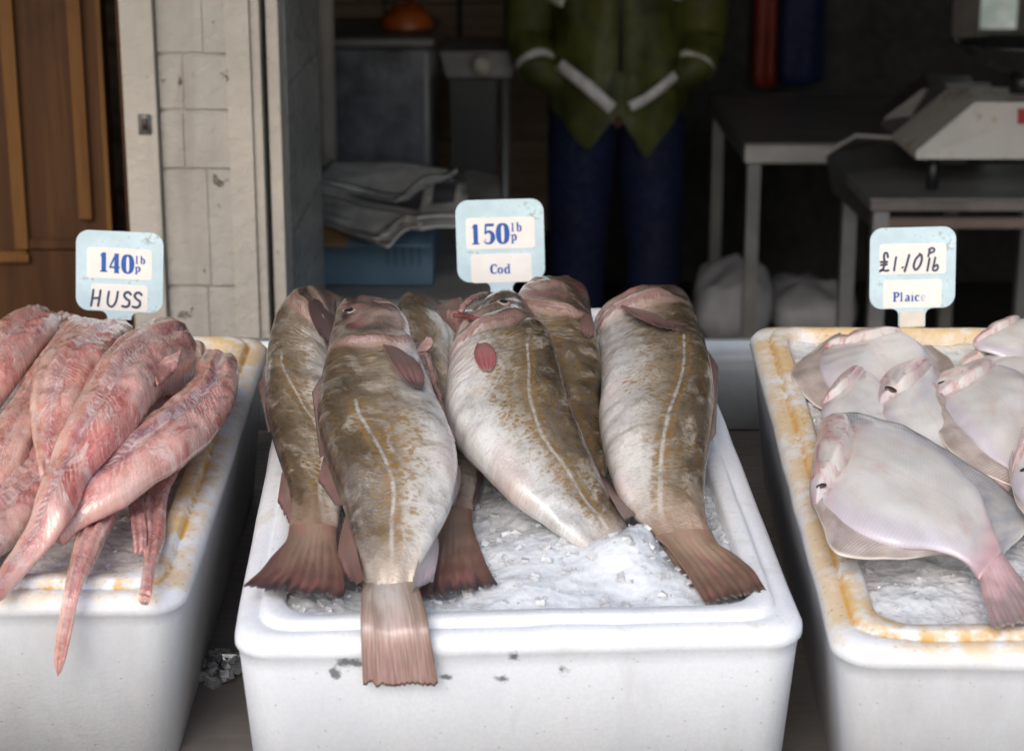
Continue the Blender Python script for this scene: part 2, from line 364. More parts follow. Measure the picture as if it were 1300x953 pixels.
def eps_mat(name, stain, smudge=()):
    M = Mat(name); o = M.obj(); rim, gr, sd = M.attr()
    cell = M.vor(o, 260); big = M.noise(o, 9, 4, .6); n2 = M.noise(o, 40, 5, .65)
    c = M.mix(M.ss(big, .35, .7), (.74, .76, .79), (.82, .83, .84))
    c = M.mix(M.m('MULTIPLY', M.ss(cell, .42, .62), .22), c, (.62, .62, .62))
    c = M.mix(M.m('MULTIPLY', M.ss(M.noise(M.map(o, (1, 1, .25)), 30, 4, .6), .56, .72), .35), c, (.55, .52, .47))
    # side walls carry grey handling dirt
    c = M.mix(M.m('MULTIPLY', sd, M.ss(M.noise(M.map(o, (1, 1, .3)), 14, 5, .65), .3, .7, .22, .55) if stain > 0 else .08), c, (.40, .37, .33))
    c = M.mix(M.m('MULTIPLY', M.m('SUBTRACT', 1., rim), .55), c, M.mix(.5, c, (.66, .73, .84)))
    pits = M.ss(M.vor(o, 75), .12, .05)
    c = M.mix(M.m('MULTIPLY', pits, .5), c, (.45, .42, .38))
    if stain > 0:
        st = M.m('MULTIPLY', rim, M.ss(M.m('ADD', big, M.m('MULTIPLY', M.m('SUBTRACT', n2, .5), .9)), .52 - stain * .3, .86 - stain * .3))
        c = M.mix(M.m('MULTIPLY', st, .85), c, (.64, .43, .17))
        c = M.mix(M.m('MULTIPLY', M.m('MULTIPLY', rim, M.ss(M.vor(o, 130), .28, .12)), M.ss(n2, .4, .65, 0, .8 * stain)), c, (.30, .17, .07))
        g2 = M.m('MULTIPLY', gr, M.ss(M.m('ADD', n2, M.m('MULTIPLY', M.m('SUBTRACT', big, .5), .8)), .36, .56))
        c = M.mix(M.m('MULTIPLY', g2, .9), c, (.60, .32, .045))
    else:
        st = M.m('MULTIPLY', rim, M.ss(M.m('MULTIPLY', n2, big), .30, .42))
        c = M.mix(M.m('MULTIPLY', st, .5), c, (.58, .50, .38))
    for (x, z, rx, rz) in smudge:      # black marker scuffs on the front face
        X = M.xyz(o)
        q = M.m('SQRT', M.m('ADD', M.m('POWER', M.m('DIVIDE', M.m('SUBTRACT', X[0], x), rx), 2.), M.m('POWER', M.m('DIVIDE', M.m('SUBTRACT', X[2], z), rz), 2.)))
        q = M.m('ADD', q, M.m('MULTIPLY', M.m('SUBTRACT', M.noise(o, 75, 6, .8), .47), 4.6))
        fr = M.ss(X[1], -.38, -.40)
        c = M.mix(M.m('MULTIPLY', M.m('MULTIPLY', M.ss(q, 1.1, .3), fr), .8), c, (.05, .055, .06))
    h = M.m('ADD', M.m('MULTIPLY', cell, .7), M.m('ADD', M.m('MULTIPLY', pits, -1.5), n2))
    return M.set(col=c, rough=.6, nrm=M.bump(h, .4, .0004), sss=.05, ssss=.01, spec=.35)

def ice_mat(name, tint):
    M = Mat(name); o = M.obj()
    n = M.noise(o, 55, 5, .65); v = M.vor(o, 110); big = M.noise(o, 10, 3, .5)
    c = M.mix(M.ss(big, .35, .65), tuple(x * .92 for x in tint), tint)
    c = M.mix(M.m('MULTIPLY', M.ss(v, .5, .2), .12), c, tuple(x * .7 for x in tint))
    h = M.m('ADD', M.m('MULTIPLY', n, 1.), M.m('MULTIPLY', v, .8))
    return M.set(col=c, rough=M.ss(n, .35, .65, .12, .45), nrm=M.bump(h, .6, .0030), trans=.10, ior=1.31, sss=.5, ssss=.03, sssr=(.8, .9, 1), coat=.8, coatr=.06)

def steel_mat(name, col=(.42, .42, .42), rough=.42, metal=.85, rust=0.):
    M = Mat(name); o = M.obj()
    n = M.noise(M.map(o, (3, 60, 60)), 2, 4, .6); b = M.noise(o, 7, 4, .6)
    c = M.mix(M.ss(b, .3, .7), tuple(x * .72 for x in col), col)
    if rust: c = M.mix(M.m('MULTIPLY', M.ss(M.noise(o, 28, 5, .7), .56, .72), rust), c, (.20, .10, .05))
    return M.set(col=c, metal=metal, rough=M.ss(n, .3, .7, rough * .75, rough * 1.25), nrm=M.bump(n, .2, .0006))

def wood_mat(name, a, b, along=2, scale=1.):
    M = Mat(name); o = M.obj()
    sc = [22 * scale] * 3; sc[along] = 1.3 * scale
    n = M.noise(M.map(o, tuple(sc)), 1, 5, .6, .8); f = M.noise(M.map(o, tuple(x * 5 for x in sc)), 1, 3, .6)
    c = M.mix(M.ss(n, .32, .68), a, b)
    c = M.mix(M.m('MULTIPLY', M.ss(f, .52, .7), .35), c, tuple(x * .55 for x in a))
    c = M.mix(M.m('MULTIPLY', M.ss(M.noise(o, 5, 4, .6), .55, .75), .5), c, tuple(x * .5 for x in a))
    return M.set(col=c, rough=.6, spec=.18, nrm=M.bump(f, .3, .001))

def paint_wall(name, col, dirt):
    M = Mat(name); o = M.obj()
    n = M.noise(o, 6, 6, .65); f = M.noise(o, 45, 5, .65); st = M.noise(M.map(o, (9, 9, 1.2)), 1.2, 4, .6)
    c = M.mix(M.ss(n, .3, .7), tuple(x * .86 for x in col), col)
    c = M.mix(M.m('MULTIPLY', M.ss(st, .55, .75), .4), c, dirt)
    chip = M.ss(M.m('ADD', M.noise(o, 16, 5, .7), M.m('MULTIPLY', f, .35)), .83, .90)
    c = M.mix(M.m('MULTIPLY', chip, .8), c, tuple(x * .35 for x in dirt))
    h = M.m('ADD', M.m('MULTIPLY', n, 2.), M.m('ADD', f, M.m('MULTIPLY', chip, -1.5)))
    return M.set(col=c, rough=.62, nrm=M.bump(h, .8, .006), spec=.3)

ice_c = ice_mat('ice_white', (.79, .83, .875)); ice_l = ice_mat('ice_pinkish', (.74, .70, .69)); ice_r = ice_mat('ice_grey', (.84, .855, .865))
def sm(px, py, rx, ry):
    p = S(U(px, py, ('Y', 1.466))) - S((-.0105, 1.902, -1.0)); k = .000716
    return (p.x, p.z, rx * k, ry * k)
eps_c = eps_mat('polystyrene_clean', 0., (sm(446, 836, 22, 7), sm(424, 850, 9, 14), sm(652, 832, 7, 8), sm(714, 852, 9, 10), sm(640, 862, 14, 6), sm(566, 858, 10, 5)))
eps_l = eps_mat('polystyrene_stained', .72); eps_r = eps_mat('polystyrene_yellowed', .85)
def eyeM():
    M = Mat('fish_eye'); dv, lat, u = M.attr()
    c = M.mix(M.ss(dv, .46, .52), (.014, .016, .022), (.30, .235, .185))
    return M.set(col=c, rough=.12, coat=1.)
M_eye = eyeM()
M_dark = worn('mouth_dark', (.045, .022, .018), .35)
M_pink = worn('raw_pink_flesh', (.50, .245, .225), .25, .45, 26, .002, dirt=(.62, .46, .42))
M_edge = worn('belly_edge_pink', (.56, .36, .32), .28, .4, 24, .001, dirt=(.64, .50, .46))
M_jaw = worn('jaw_skin', (.36, .20, .18), .28, .45, 30, .0015, dirt=(.50, .34, .30))
M_memb = worn('belly_membrane', (.34, .28, .28), .25, .5, 40, .002)

# ------------------------------------------------------------------ fish builder
class Fish:
    """Body grown along stations (dorsal point, belly point, level) in the counter frame."""
    def __init__(s, st, tk, nu=110, nv=40, e=.86, round0=.05, round1=.006, lump=.0025, crease=None, bulge=None, flat=0., seed=0, gill=None, fit=.5, sag=0.):
        P = [(U(a, b, z), U(c, d, z)) for (a, b, c, d, z) in st]
        Q, s.len = crom(P, nu)
        s.nu, s.nv = nu, nv
        s.L = [q[0] for q in Q]; s.R = [q[1] for q in Q]
        s.V = []; s.uv = []; s.fa = []; s.top = []
        C = [(a + b) / 2 for a, b in Q]
        ugp = .235
        if gill: ugp = min(range(nu), key=lambda i: (PJ(C[i])[0] - gill[0]) ** 2 + (PJ(C[i])[1] - gill[1]) ** 2) / (nu - 1)
        for i in range(nu):
            u = i / (nu - 1)
            ur = u * .235 / ugp if u < ugp else .235 + (u - ugp) * .765 / (1 - ugp)
            t = (C[min(i + 1, nu - 1)] - C[max(i - 1, 0)]).normalized()
            w = (s.R[i] - s.L[i]) / 2
            n = t.cross(w)
            n = n.normalized()
            if n.z < 0: n = -n
            # keep the thickness mostly upright even where the body bends hard
            n = (n + Vector((0, 0, .8))).normalized()
            h = w.length * pl(u, tk)
            sc = 1.
            if u < round0: sc = max(.02, math.sqrt(max(0, 1 - (1 - u / round0) ** 2)))
            hr = round0 * 3.0
            if u < hr: h *= .25 + .75 * math.sqrt(max(0, 1 - (1 - u / hr) ** 2))
            if u > 1 - round1: sc = max(.02, math.sqrt(max(0, 1 - (1 - (1 - u) / round1) ** 2)))
            for j in range(nv):
                th = 2 * math.pi * j / nv
                cc, sn = -math.cos(th), math.sin(th)
                x = math.copysign(abs(cc) ** e, cc); y = math.copysign(abs(sn) ** e, sn)
                if y < 0: y *= (.75 if not flat else flat)
                g = 1.
                if crease and y > 0: g += crease(ur, x)
                p = C[i] + w * (x * sc) + n * (h * y * sc * g)
                if sag and y > 0:      # slack skin: hollows and folds across the flank
                    q2 = Vector((u * 7 + seed * 5, x * 1.6, seed)); f2 = MN.noise(q2) * .6 + MN.noise(q2 * 2.3) * .35
                    f3 = MN.noise(Vector((u * 34 + x * 2.5 + seed, x * 1.2, 3)))
                    p = p + n * (sag * y * min(1, sc) * (f2 + .32 * f3 * sst(ur, .2, .3) * (1 - sst(ur, .45, .7))))
                if bulge: p = p + n * (bulge(u, x) * max(0, y))
                q = p * 26 + Vector((seed * 3.1, 0, 0))
                p = p + n * (MN.noise(q) * lump + MN.noise(q * 2.7) * lump * .45) * min(1, sc)
                s.V.append(p); s.uv.append((u * s.len, x * w.length)); s.fa.append([(x + 1) / 2, .5, ur])
                s.top.append(y >= -.05)
        s.F = []
        for i in range(nu - 1):
            for j in range(nv):
                s.F.append((i * nv + j, i * nv + (j + 1) % nv, (i + 1) * nv + (j + 1) % nv, (i + 1) * nv + j))
        s.F += [tuple(range(nv))[::-1], tuple(range((nu - 1) * nv, nu * nv))]
        s.C = C
        want = min(min(a[1], a[3]) for a in st)
        for _ in range(3):
            s.px = [PJ(v) for v in s.V]
            k = min(range(len(s.V)), key=lambda q: s.px[q][1])
            d = (want - s.px[k][1]) * (s.V[k].y * cP - s.V[k].z * sP) / F / cP
            if not fit or abs(d) < 1e-4: break
            for q in range(len(s.V)):
                s.V[q] = s.V[q] - Vector((0, 0, d * (1 - sst(q // nv / (nu - 1), .05, fit))))
        s.px = [PJ(v) for v in s.V]
    def near(s, px, py):
        d = [((q[0] - px) ** 2 + (q[1] - py) ** 2) if t else 1e9 for q, t in zip(s.px, s.top)]
        m = math.sqrt(min(d)) + 3.5
        return min((i for i in range(len(d)) if d[i] < m * m), key=lambda i: s.V[i].y * cP - s.V[i].z * sP)
    def at(s, px, py, off=0.):
        b = s.near(px, py)
        # slide along the sight line to the level of the nearest skin point
        return U(px, py, s.V[b].z + off)
    def lateral(s, pts):
        tab = sorted((s.near(*p) // s.nv / (s.nu - 1), s.fa[s.near(*p)][0]) for p in pts)
        tab = [(u, d) for k, (u, d) in enumerate(tab) if k == 0 or u > tab[k - 1][0] + 1e-4]
        for i in range(s.nu):
            u = i / (s.nu - 1); d = sum(pl(u + q * .018, tab) for q in range(-4, 5)) / 9; hw = (s.R[i] - s.L[i]).length
            for j in range(s.nv):
                k = i * s.nv + j
                off = (s.fa[k][0] - d) * hw     # metres from the line
                s.fa[k][1] = max(0, min(1, .5 + off * 10)) if s.top[k] and u > tab[0][0] - .02 else 0.
        return s
    def mk(s, name, mat, label, cat, group):
        o = min(s.V, key=lambda v: v.z); c = sum(s.C, Vector((0, 0, 0))) / len(s.C)
        org = S(Vector((c.x, c.y, o.z)))
        s.o = mk(name, [S(v) for v in s.V], s.F, mat, None, org, uv=s.uv, fa=s.fa, label=label, cat=cat, group=group)
        return s.o

def sheet(name, rows, mat, parent, nu=26, nv=14, th=.0014, wav=.0007, rays=10, rag=0., label=None, metric=False, seed=0, root=0., arch=0.):
    """thin fin: rows of (left point, right point) from root to tip, in the counter frame; root = extra thickness where it grows out of the body"""
    Q, L = crom(rows, nv)
    V = []; uv = []; Fc = []
    rnd = random.Random(seed + len(name))
    cut = [1 - rag * (.5 + .9 * MN.noise(Vector((i * .33, seed, 7))) + .45 * rnd.random() ** 2) for i in range(nu + 1)]
    cut = [min(1, c) for c in cut]
    for sgn in (1, -1):
        for j in range(nv):
            for i in range(nu + 1):
                f = i / nu; v = j / (nv - 1)
                vv = v * cut[i]; jj = vv * (nv - 1); a = min(nv - 2, int(jj)); x = jj - a
                l = Q[a][0].lerp(Q[a + 1][0], x); r = Q[a][1].lerp(Q[a + 1][1], x)
                p = l.lerp(r, f)
                edge = math.sqrt(max(0, 1 - (2 * f - 1) ** 2))
                tt = th * (1 - .6 * v) + root * (1 - v) ** 3 * edge
                p = p + Vector((0, 0, wav * math.sin(f * rays * 2 * math.pi + 2 * MN.noise(Vector((f * 6, seed, 0)))) * v + sgn * tt / 2 + arch * edge * math.sin(v * math.pi)))
                p = p + Vector((0, 0, MN.noise(p * 40) * (wav + .0004) * 1.8))
                V.append(p)
                uv.append((f * ((Q[a][1] - Q[a][0]).length if metric == 2 else 1.), v) if not metric else (f * metric, v))
    n1 = (nu + 1) * nv
    for j in range(nv - 1):
        for i in range(nu):
            a = j * (nu + 1) + i
            q = (a, a + 1, a + nu + 2, a + nu + 1)
            Fc.append(q); Fc.append(tuple(k + n1 for k in q[::-1]))
    def wall(idx):
        for a, b in zip(idx, idx[1:]): Fc.append((a, a + n1, b + n1, b))
    wall([j * (nu + 1) for j in range(nv)][::-1]); wall([j * (nu + 1) + nu for j in range(nv)])
    wall([(nv - 1) * (nu + 1) + i for i in range(nu + 1)][::-1])
    return mk(name, [S(v) for v in V], Fc, mat, parent, uv=uv, label=label)

def fleshy(name, pts, rad, mat, parent, seed=0, n=10, squash=.7):
    """soft uneven strip of flesh along photo points (x, y, level)"""
    Q, _ = crom([(U(*p),) for p in pts], 26); Q = [q[0] for q in Q]
    rr = [pl(i / 25, rad) * (1 + .35 * MN.noise(Vector((i * .55, seed, 0)))) for i in range(26)]
    Q = [q + Vector((MN.noise(Vector((i * .4, seed, 3))) * .0025, 0, 0)) for i, q in enumerate(Q)]
    m = MB().tube(Q, rr, n)
    for i, v in enumerate(m.V):
        c = Q[i // n]; m.V[i] = Vector((v.x, v.y, c.z + (v.z - c.z) * squash))
    return m.xf(S).mk(name, mat, parent)

def rows_px(rows): return [(U(a, b, z), U(c, d, z)) for (a, b, c, d, z) in rows]

def eye(fish, px, py, r, parent, ang=0., name='eye', rx=1.5, mat=None):
    b = fish.near(px, py); nv = fish.nv; i, j = divmod(b, nv); i = min(max(i, 2), fish.nu - 3)
    g = lambda i, j: fish.V[i * nv + j % nv]
    du, dj = g(i + 2, j) - g(i - 2, j), g(i, j + 2) - g(i, j - 2)
    nr = du.cross(dj).normalized()
    if nr.z < 0: nr = -nr
    nr = (nr + Vector((0, -.35, .25))).normalized()
    c = fish.V[b]; V = []; fa = []; Fc = []
    ex = (Vector((math.cos(ang), math.sin(ang), 0))); ex = (ex - nr * ex.dot(nr)).normalized(); ey = nr.cross(ex)
    n = 18; m = 7
    for i in range(m + 1):
        a = math.pi / 2 * i / m
        for k in range(n):
            t = 2 * math.pi * k / n
            V.append(c + ex * (r * rx * math.sin(a) * math.cos(t)) + ey * (r * math.sin(a) * math.sin(t)) + nr * (r * .5 * math.cos(a) - r * .08))
            fa.append((math.sin(a) * .82, 0, 0))
    for i in range(m):
        for k in range(n): Fc.append((i * n + k, i * n + (k + 1) % n, i * n + n + (k + 1) % n, i * n + n + k))
    return mk(name, [S(v) for v in V], Fc, mat or M_eye, parent, fa=fa)

def lying(fish, name, root, tip, mat, lift=.004, mid=.006, rag=.05, nu=20, seed=0, spread=1.7):
    """rounded fan lying on the flank: root and tip polylines of two points in the photo"""
    (a, b), (c, d) = root, tip
    A = fish.at(*a, .001); B = fish.at(*b, .001); Cc = fish.at(*c, lift); D = fish.at(*d, lift)
    r0 = (A + B) / 2; t0 = (Cc + D) / 2; ax = t0 - r0; side = (B - A)
    side = side - ax * (side.dot(ax) / ax.length_squared); hw = max(side.length, ax.length * .22) / 2; side = side.normalized()
    rows = []
    for v, wd in ((0, .55), (.25, .95), (.5, 1.25), (.75, 1.15), (.92, .7), (1, .22)):
        c0 = r0.lerp(t0, v) + Vector((0, 0, mid * math.sin(v * math.pi)))
        rows.append((c0 - side * hw * wd * spread / 1.7, c0 + side * hw * wd * spread / 1.7))
    return sheet(name, rows, mat, fish.o, nu, 16, .0018, .0003, 4, rag, seed=seed)

f_mauve = fin_mat('fin_mauve', (.17, .105, .085), (.22, .125, .115), (.05, .04, .04), 1, red=.2)
f_tailA = fin_mat('fin_tail_red', (.25, .17, .12), (.15, .066, .055), (.025, .027, .03), 2)
def tail_pale():
    M = Mat('fin_tail_pale'); uv = M.uv(); X = M.xyz(uv)
    n = M.noise(M.map(uv, (2.2, 1.2, 1), (3, 1, 0)), 1.6, 5, .65); n2 = M.noise(M.map(uv, (26, 2.5, 1)), 1.5, 5, .65); n3 = M.noise(M.map(uv, (3, 3, 1), (7, 2, 0)), 2.2, 4, .6)
    side = M.m('ABSOLUTE', M.m('SUBTRACT', X[0], .48))
    c = M.mix(M.ss(M.m('ADD', n2, M.m('MULTIPLY', M.m('SUBTRACT', n, .5), .8)), .36, .64), (.27, .20, .155), (.43, .36, .31))
    c = M.mix(M.m('MULTIPLY', M.m('MULTIPLY', M.ss(side, .30, .03), M.ss(X[1], .95, .2)), M.ss(n3, .3, .6, .4, .95)), c, (.56, .52, .49))
    c = M.mix(M.m('MULTIPLY', M.ss(M.m('ADD', X[1], M.m('MULTIPLY', M.m('SUBTRACT', n, .5), .9)), .40, .95), .75), c, M.mix(M.ss(n2, .35, .65), (.26, .115, .105), (.42, .25, .235)))
    c = M.mix(M.m('MULTIPLY', M.ss(M.m('ADD', side, M.m('MULTIPLY', M.m('SUBTRACT', n, .5), .2)), .36, .5), .8), c, (.19, .12, .09))
    c = M.mix(M.m('MULTIPLY', M.m('MULTIPLY', M.ss(M.m('ABSOLUTE', M.m('SUBTRACT', X[0], .47)), .05, .015), M.ss(X[1], .45, .1)), .6), c, (.64, .61, .57))
    c = M.mix(M.m('MULTIPLY', M.m('MULTIPLY', M.ss(M.m('ABSOLUTE', M.m('SUBTRACT', side, .12)), .06, .02), M.m('MULTIPLY', M.ss(X[1], .4, .05), M.ss(n3, .45, .6))), .6), c, (.26, .16, .05))
    return M.set(col=c, rough=.32, nrm=M.bump(M.m('ADD', n2, M.m('MULTIPLY', n, .5)), .35, .0008), coat=.35, coatr=.18, sss=.08, ssss=.004)
f_tailB = tail_pale()
f_tailF = fin_mat('fin_tail_brown', (.30, .205, .14), (.16, .092, .068), (.055, .038, .03), 4)
f_red = fin_mat('fin_red', (.26, .13, .115), (.27, .075, .085), (.22, .14, .10), 5, red=.6)
f_pale = fin_mat('fin_pale', (.50, .42, .40), (.42, .36, .40), (.14, .15, .18), 6)

def cod_crease(u, x):
    ug = .235 - .03 * x * x
    m = sst(x, -.75, -.3)
    g = m * .24 * sst(u, ug - .07, ug - .004) * (1 - sst(u, ug - .004, ug + .010))
    g -= m * .10 * sst(u, ug, ug + .010) * (1 - sst(u, ug + .010, ug + .06))
    uc = .155 - .02 * x * x                      # cheek plate
    g += .12 * sst(u, uc - .05, uc - .004) * (1 - sst(u, uc - .004, uc + .012)) * sst(x, -.5, -.1)
    um = .055 + .0275 * (x + 1)
    g -= .16 * math.exp(-((u - um) / .007) ** 2) * sst(x, .0, .2)
    return g
TK = [(0, .30), (.06, .44), (.14, .56), (.25, .58), (.5, .52), (.8, .52), (.92, .36), (1, .05)]

CG = 'whole cod laid on the ice in the middle box'
# --- cod lowest left
A = Fish([(458, 362, 464, 376, -.757), (428, 363, 442, 400, -.757), (392, 372, 425, 425, -.758), (359, 397, 425, 450, -.76), (343, 430, 425, 470, -.763),
          (337, 475, 430, 500, -.765), (337, 520, 438, 540, -.77), (347, 560, 442, 575, -.775), (358, 595, 440, 615, -.78), (369, 640, 433, 650, -.785), (365, 688, 426, 692, -.795)],
         TK, crease=cod_crease, sag=.0095, e=.76, seed=1, gill=(402,432)).lateral([(354, 445), (365, 478), (385, 510), (402, 535), (412, 570), (408, 610), (400, 650), (392, 690)])
A.mk('cod', cod_mat('cod_skin_spotted', 0., .25, 1.3, tail=(.27, .18, .125)), 'spotted cod along the left rim of the middle box, with ragged reddish tail', 'fish', CG)
sheet('tail_fin', rows_px([(368, 668, 428, 672, -.787), (363, 688, 428, 692, -.789), (352, 700, 432, 708, -.789), (330, 725, 438, 742, -.787), (303, 749, 436, 763, -.785)]), f_tailA, A.o, 44, 20, .002, .0007, 9, .10, seed=3, root=.007)
sheet('dorsal_fin', rows_px([(340, 468, 350, 540, -.77), (327, 490, 340, 548, -.778)]), f_mauve, A.o, seed=4)
sheet('dorsal_fin', rows_px([(358, 598, 376, 640, -.78), (352, 640, 368, 668, -.79)]), f_mauve, A.o, rag=.1, seed=5)
lying(A, 'pectoral_fin', ((398, 386), (430, 396)), ((400, 430), (426, 440)), f_mauve, .006, .006, seed=2, spread=1.9)
# --- cod E (dark, behind)
Ef = Fish([(732, 352, 694, 349, -.735), (746, 372, 670, 364, -.735), (752, 405, 655, 390, -.738), (760, 440, 665, 430, -.745), (766, 475, 680, 470, -.755),
           (762, 510, 690, 510, -.765), (768, 545, 715, 550, -.775), (773, 580, 735, 590, -.785), (766, 617, 746, 619, -.79)], TK, crease=cod_crease, sag=.0095, e=.76, seed=2, gill=(700,420))
Ef.lateral([(700, 430), (710, 480), (722, 520), (742, 560), (752, 600)])
Ef.mk('cod', cod_mat('cod_skin_brown', .9, 0, 2.6), 'darkest brown cod, lying between the open-mouthed cod and the white-bellied cod', 'fish', CG)
lying(Ef, 'pectoral_fin', ((742, 398), (750, 404)), ((742, 428), (748, 430)), f_mauve, .003, .003)
sheet('dorsal_fin', rows_px([(708, 455, 733, 545, -.71), (716, 500, 742, 570, -.715)]), f_mauve, Ef.o, seed=8)
# --- cod C (under B and D)
Cf = Fish([(584, 378, 590, 392, -.785), (556, 370, 576, 408, -.785), (526, 373, 565, 425, -.785), (502, 388, 572, 445, -.785), (500, 420, 580, 480, -.775),
           (505, 470, 590, 520, -.78), (520, 530, 600, 560, -.785), (540, 590, 606, 600, -.79), (552, 640, 601, 640, -.795), (553, 675, 598, 669, -.802)], TK, sag=.004, e=.8, seed=3, gill=(540,418))
Cf.lateral([(560, 500), (575, 560), (574, 610), (574, 670)])
Cf.mk('cod', cod_mat('cod_skin_pinkish', .3, .1, 3.9, tail=(.27, .18, .125)), 'cod mostly hidden under two others, brown shoulder and frayed tail showing', 'fish', CG)
sheet('tail_fin', rows_px([(553, 652, 600, 650, -.795), (551, 674, 600, 668, -.797), (543, 700, 608, 692, -.797), (530, 740, 622, 725, -.797), (524, 768, 636, 747, -.797)]), f_tailA, Cf.o, 40, 20, .002, .0007, 8, .10, seed=13, root=.006)
sheet('anal_fin', rows_px([(606, 575, 600, 640, -.79), (620, 590, 604, 640, -.80)]), f_mauve, Cf.o, rag=.1, seed=6)
sheet('pectoral_fin', rows_px([(556, 388, 585, 378, -.725), (560, 402, 588, 398, -.722), (572, 415, 592, 412, -.722)]), f_mauve, Cf.o, seed=16)
# --- cod F (right)
Ff = Fish([(812, 361, 776, 382, -.768), (850, 361, 760, 396, -.766), (873, 374, 752, 412, -.762), (884, 398, 755, 432, -.756), (892, 430, 762, 460, -.752),
           (902, 470, 763, 500, -.742), (907, 510, 760, 530, -.748), (903, 550, 765, 565, -.755), (897, 590, 775, 600, -.765), (894, 630, 788, 632, -.775), (899, 665, 812, 662, -.785), (910, 693, 852, 697, -.795)],
          TK, crease=cod_crease, sag=.0095, e=.76, seed=4, gill=(818,420)).lateral([(874, 426), (864, 465), (849, 517), (843, 550), (840, 585), (843, 620), (852, 653), (880, 694)])
Ff.mk('cod', cod_mat('cod_skin_white_belly', 0, 0, 5.2, headc=.4), 'white-bellied cod beside the right rim of the middle box, tail in the corner', 'fish', CG)
sheet('tail_fin', rows_px([(903, 674, 832, 682, -.787), (913, 692, 852, 699, -.789), (930, 702, 868, 722, -.792), (955, 722, 885, 750, -.796), (974, 752, 898, 768, -.80)]), f_tailF, Ff.o, 40, 20, .002, .0006, 8, .05, seed=23, root=.007)
lying(Ff, 'pectoral_fin', ((800, 398), (810, 384)), ((846, 426), (857, 412)), f_mauve, .004, .006, seed=7, spread=2.)
sheet('dorsal_fin', rows_px([(895, 440, 898, 565, -.757), (912, 465, 909, 550, -.768)]), f_mauve, Ff.o, seed=9)
sheet('anal_fin', rows_px([(840, 690, 868, 712, -.795), (855, 714, 886, 728, -.798), (876, 746, 900, 742, -.80)]), f_tailF, Ff.o, seed=10)
# --- cod D (centre, open mouth)
Df = Fish([(606, 374, 583, 396, -.728), (626, 367, 583, 414, -.728), (654, 374, 579, 432, -.726), (680, 402, 573, 452, -.722), (697, 440, 566, 490, -.712),
           (710, 475, 566, 520, -.72), (722, 515, 580, 556, -.73), (735, 552, 612, 592, -.742), (752, 592, 650, 630, -.757), (772, 632, 690, 662, -.775), (792, 664, 738, 692, -.790), (809, 698, 786, 717, -.815)],
          TK, crease=cod_crease, sag=.0095, e=.76, seed=5, gill=(628,456)).lateral([(668, 440), (678, 490), (680, 520), (690, 560), (715, 595), (745, 630), (775, 670), (795, 705)])
Df.mk('cod', cod_mat('cod_skin_grey_belly', .05, .12, 6.6, headc=.7, tail=(.55, .48, .42)), 'cod with pink open mouth in the centre, tail sunk in the ice', 'fish', CG)
eye(Df, 637, 384, .0055, Df.o, .25)
lying(Df, 'pectoral_fin', ((600, 438), (624, 434)), ((610, 472), (628, 474)), f_red, .003, .005, seed=11, spread=1.5)
def onz(f, pts, off): return [(x, y, f.V[f.near(x, y)].z + o) for (x, y), o in zip(pts, off)]
jaw = Fish([(618, 408, 622, 436, -.722), (604, 406, 607, 434, -.716), (590, 405, 591, 427, -.713), (578, 401, 578, 418, -.712), (567, 395, 566, 405, -.712)], [(0, .5), (.6, .6), (1, .5)], nu=40, nv=24, e=.9, round0=.05, round1=.12, lump=.0015, fit=0)
mk('jaw', [S(v) for v in jaw.V], jaw.F, M_jaw, Df.o)
fleshy('lip', onz(Df, [(584, 396), (592, 385), (604, 377), (618, 372)], [-.001, -.0005, -.0005, -.003]), [(0, .003), (.4, .0045), (1, .002)], M_jaw, Df.o, 2, 12, .9)
fleshy('mouth', onz(Df, [(577, 400), (590, 402), (606, 404)], [-.003, -.002, -.003]), [(0, .003), (.5, .005), (1, .002)], worn('mouth_red', (.22, .06, .06), .25, .4, 60, .001), Df.o, 3)
sheet('anal_fin', rows_px([(595, 575, 655, 632, -.775), (612, 598, 672, 650, -.79)]), f_pale, Df.o, rag=.06, seed=12)
sheet('anal_fin', rows_px([(715, 672, 760, 702, -.792), (722, 686, 757, 708, -.80)]), f_mauve, Df.o, rag=.1, seed=15)
sheet('dorsal_fin', rows_px([(750, 588, 792, 660, -.768), (782, 618, 816, 648, -.788)]), f_mauve, Df.o, rag=.05, seed=14)
# --- cod B (front left, on top)
Bf = Fish([(442, 378, 468, 374, -.695), (428, 395, 497, 392, -.695), (422, 420, 517, 415, -.695), (416, 450, 526, 440, -.698), (407, 490, 545, 490, -.705),
           (403, 530, 565, 535, -.712), (408, 562, 578, 570, -.72), (420, 600, 581, 602, -.73), (435, 640, 571, 645, -.745), (447, 680, 549, 690, -.76), (457, 715, 533, 722, -.772), (464, 752, 522, 755, -.787)],
          TK, nu=130, crease=cod_crease, sag=.0095, e=.76, seed=6, gill=(472,464)).lateral([(455, 505), (463, 537), (485, 562), (497, 590), (503, 625), (500, 660), (496, 700), (494, 750)])
Bf.mk('cod', cod_mat('cod_skin_olive', .28, 0, 7.9, tail=(.37, .30, .235)), 'topmost olive cod, its pale tail hanging over the front rim of the middle box', 'fish', CG)
eye(Bf, 444, 391, .0058, Bf.o, .3)
lying(Bf, 'pectoral_fin', ((486, 444), (502, 436)), ((520, 494), (540, 494)), f_mauve, .005, .008, seed=17)
PXY = lambda px, Y, z: Vector(((px - 650) / F * (Y * cP - z * sP), Y, z))
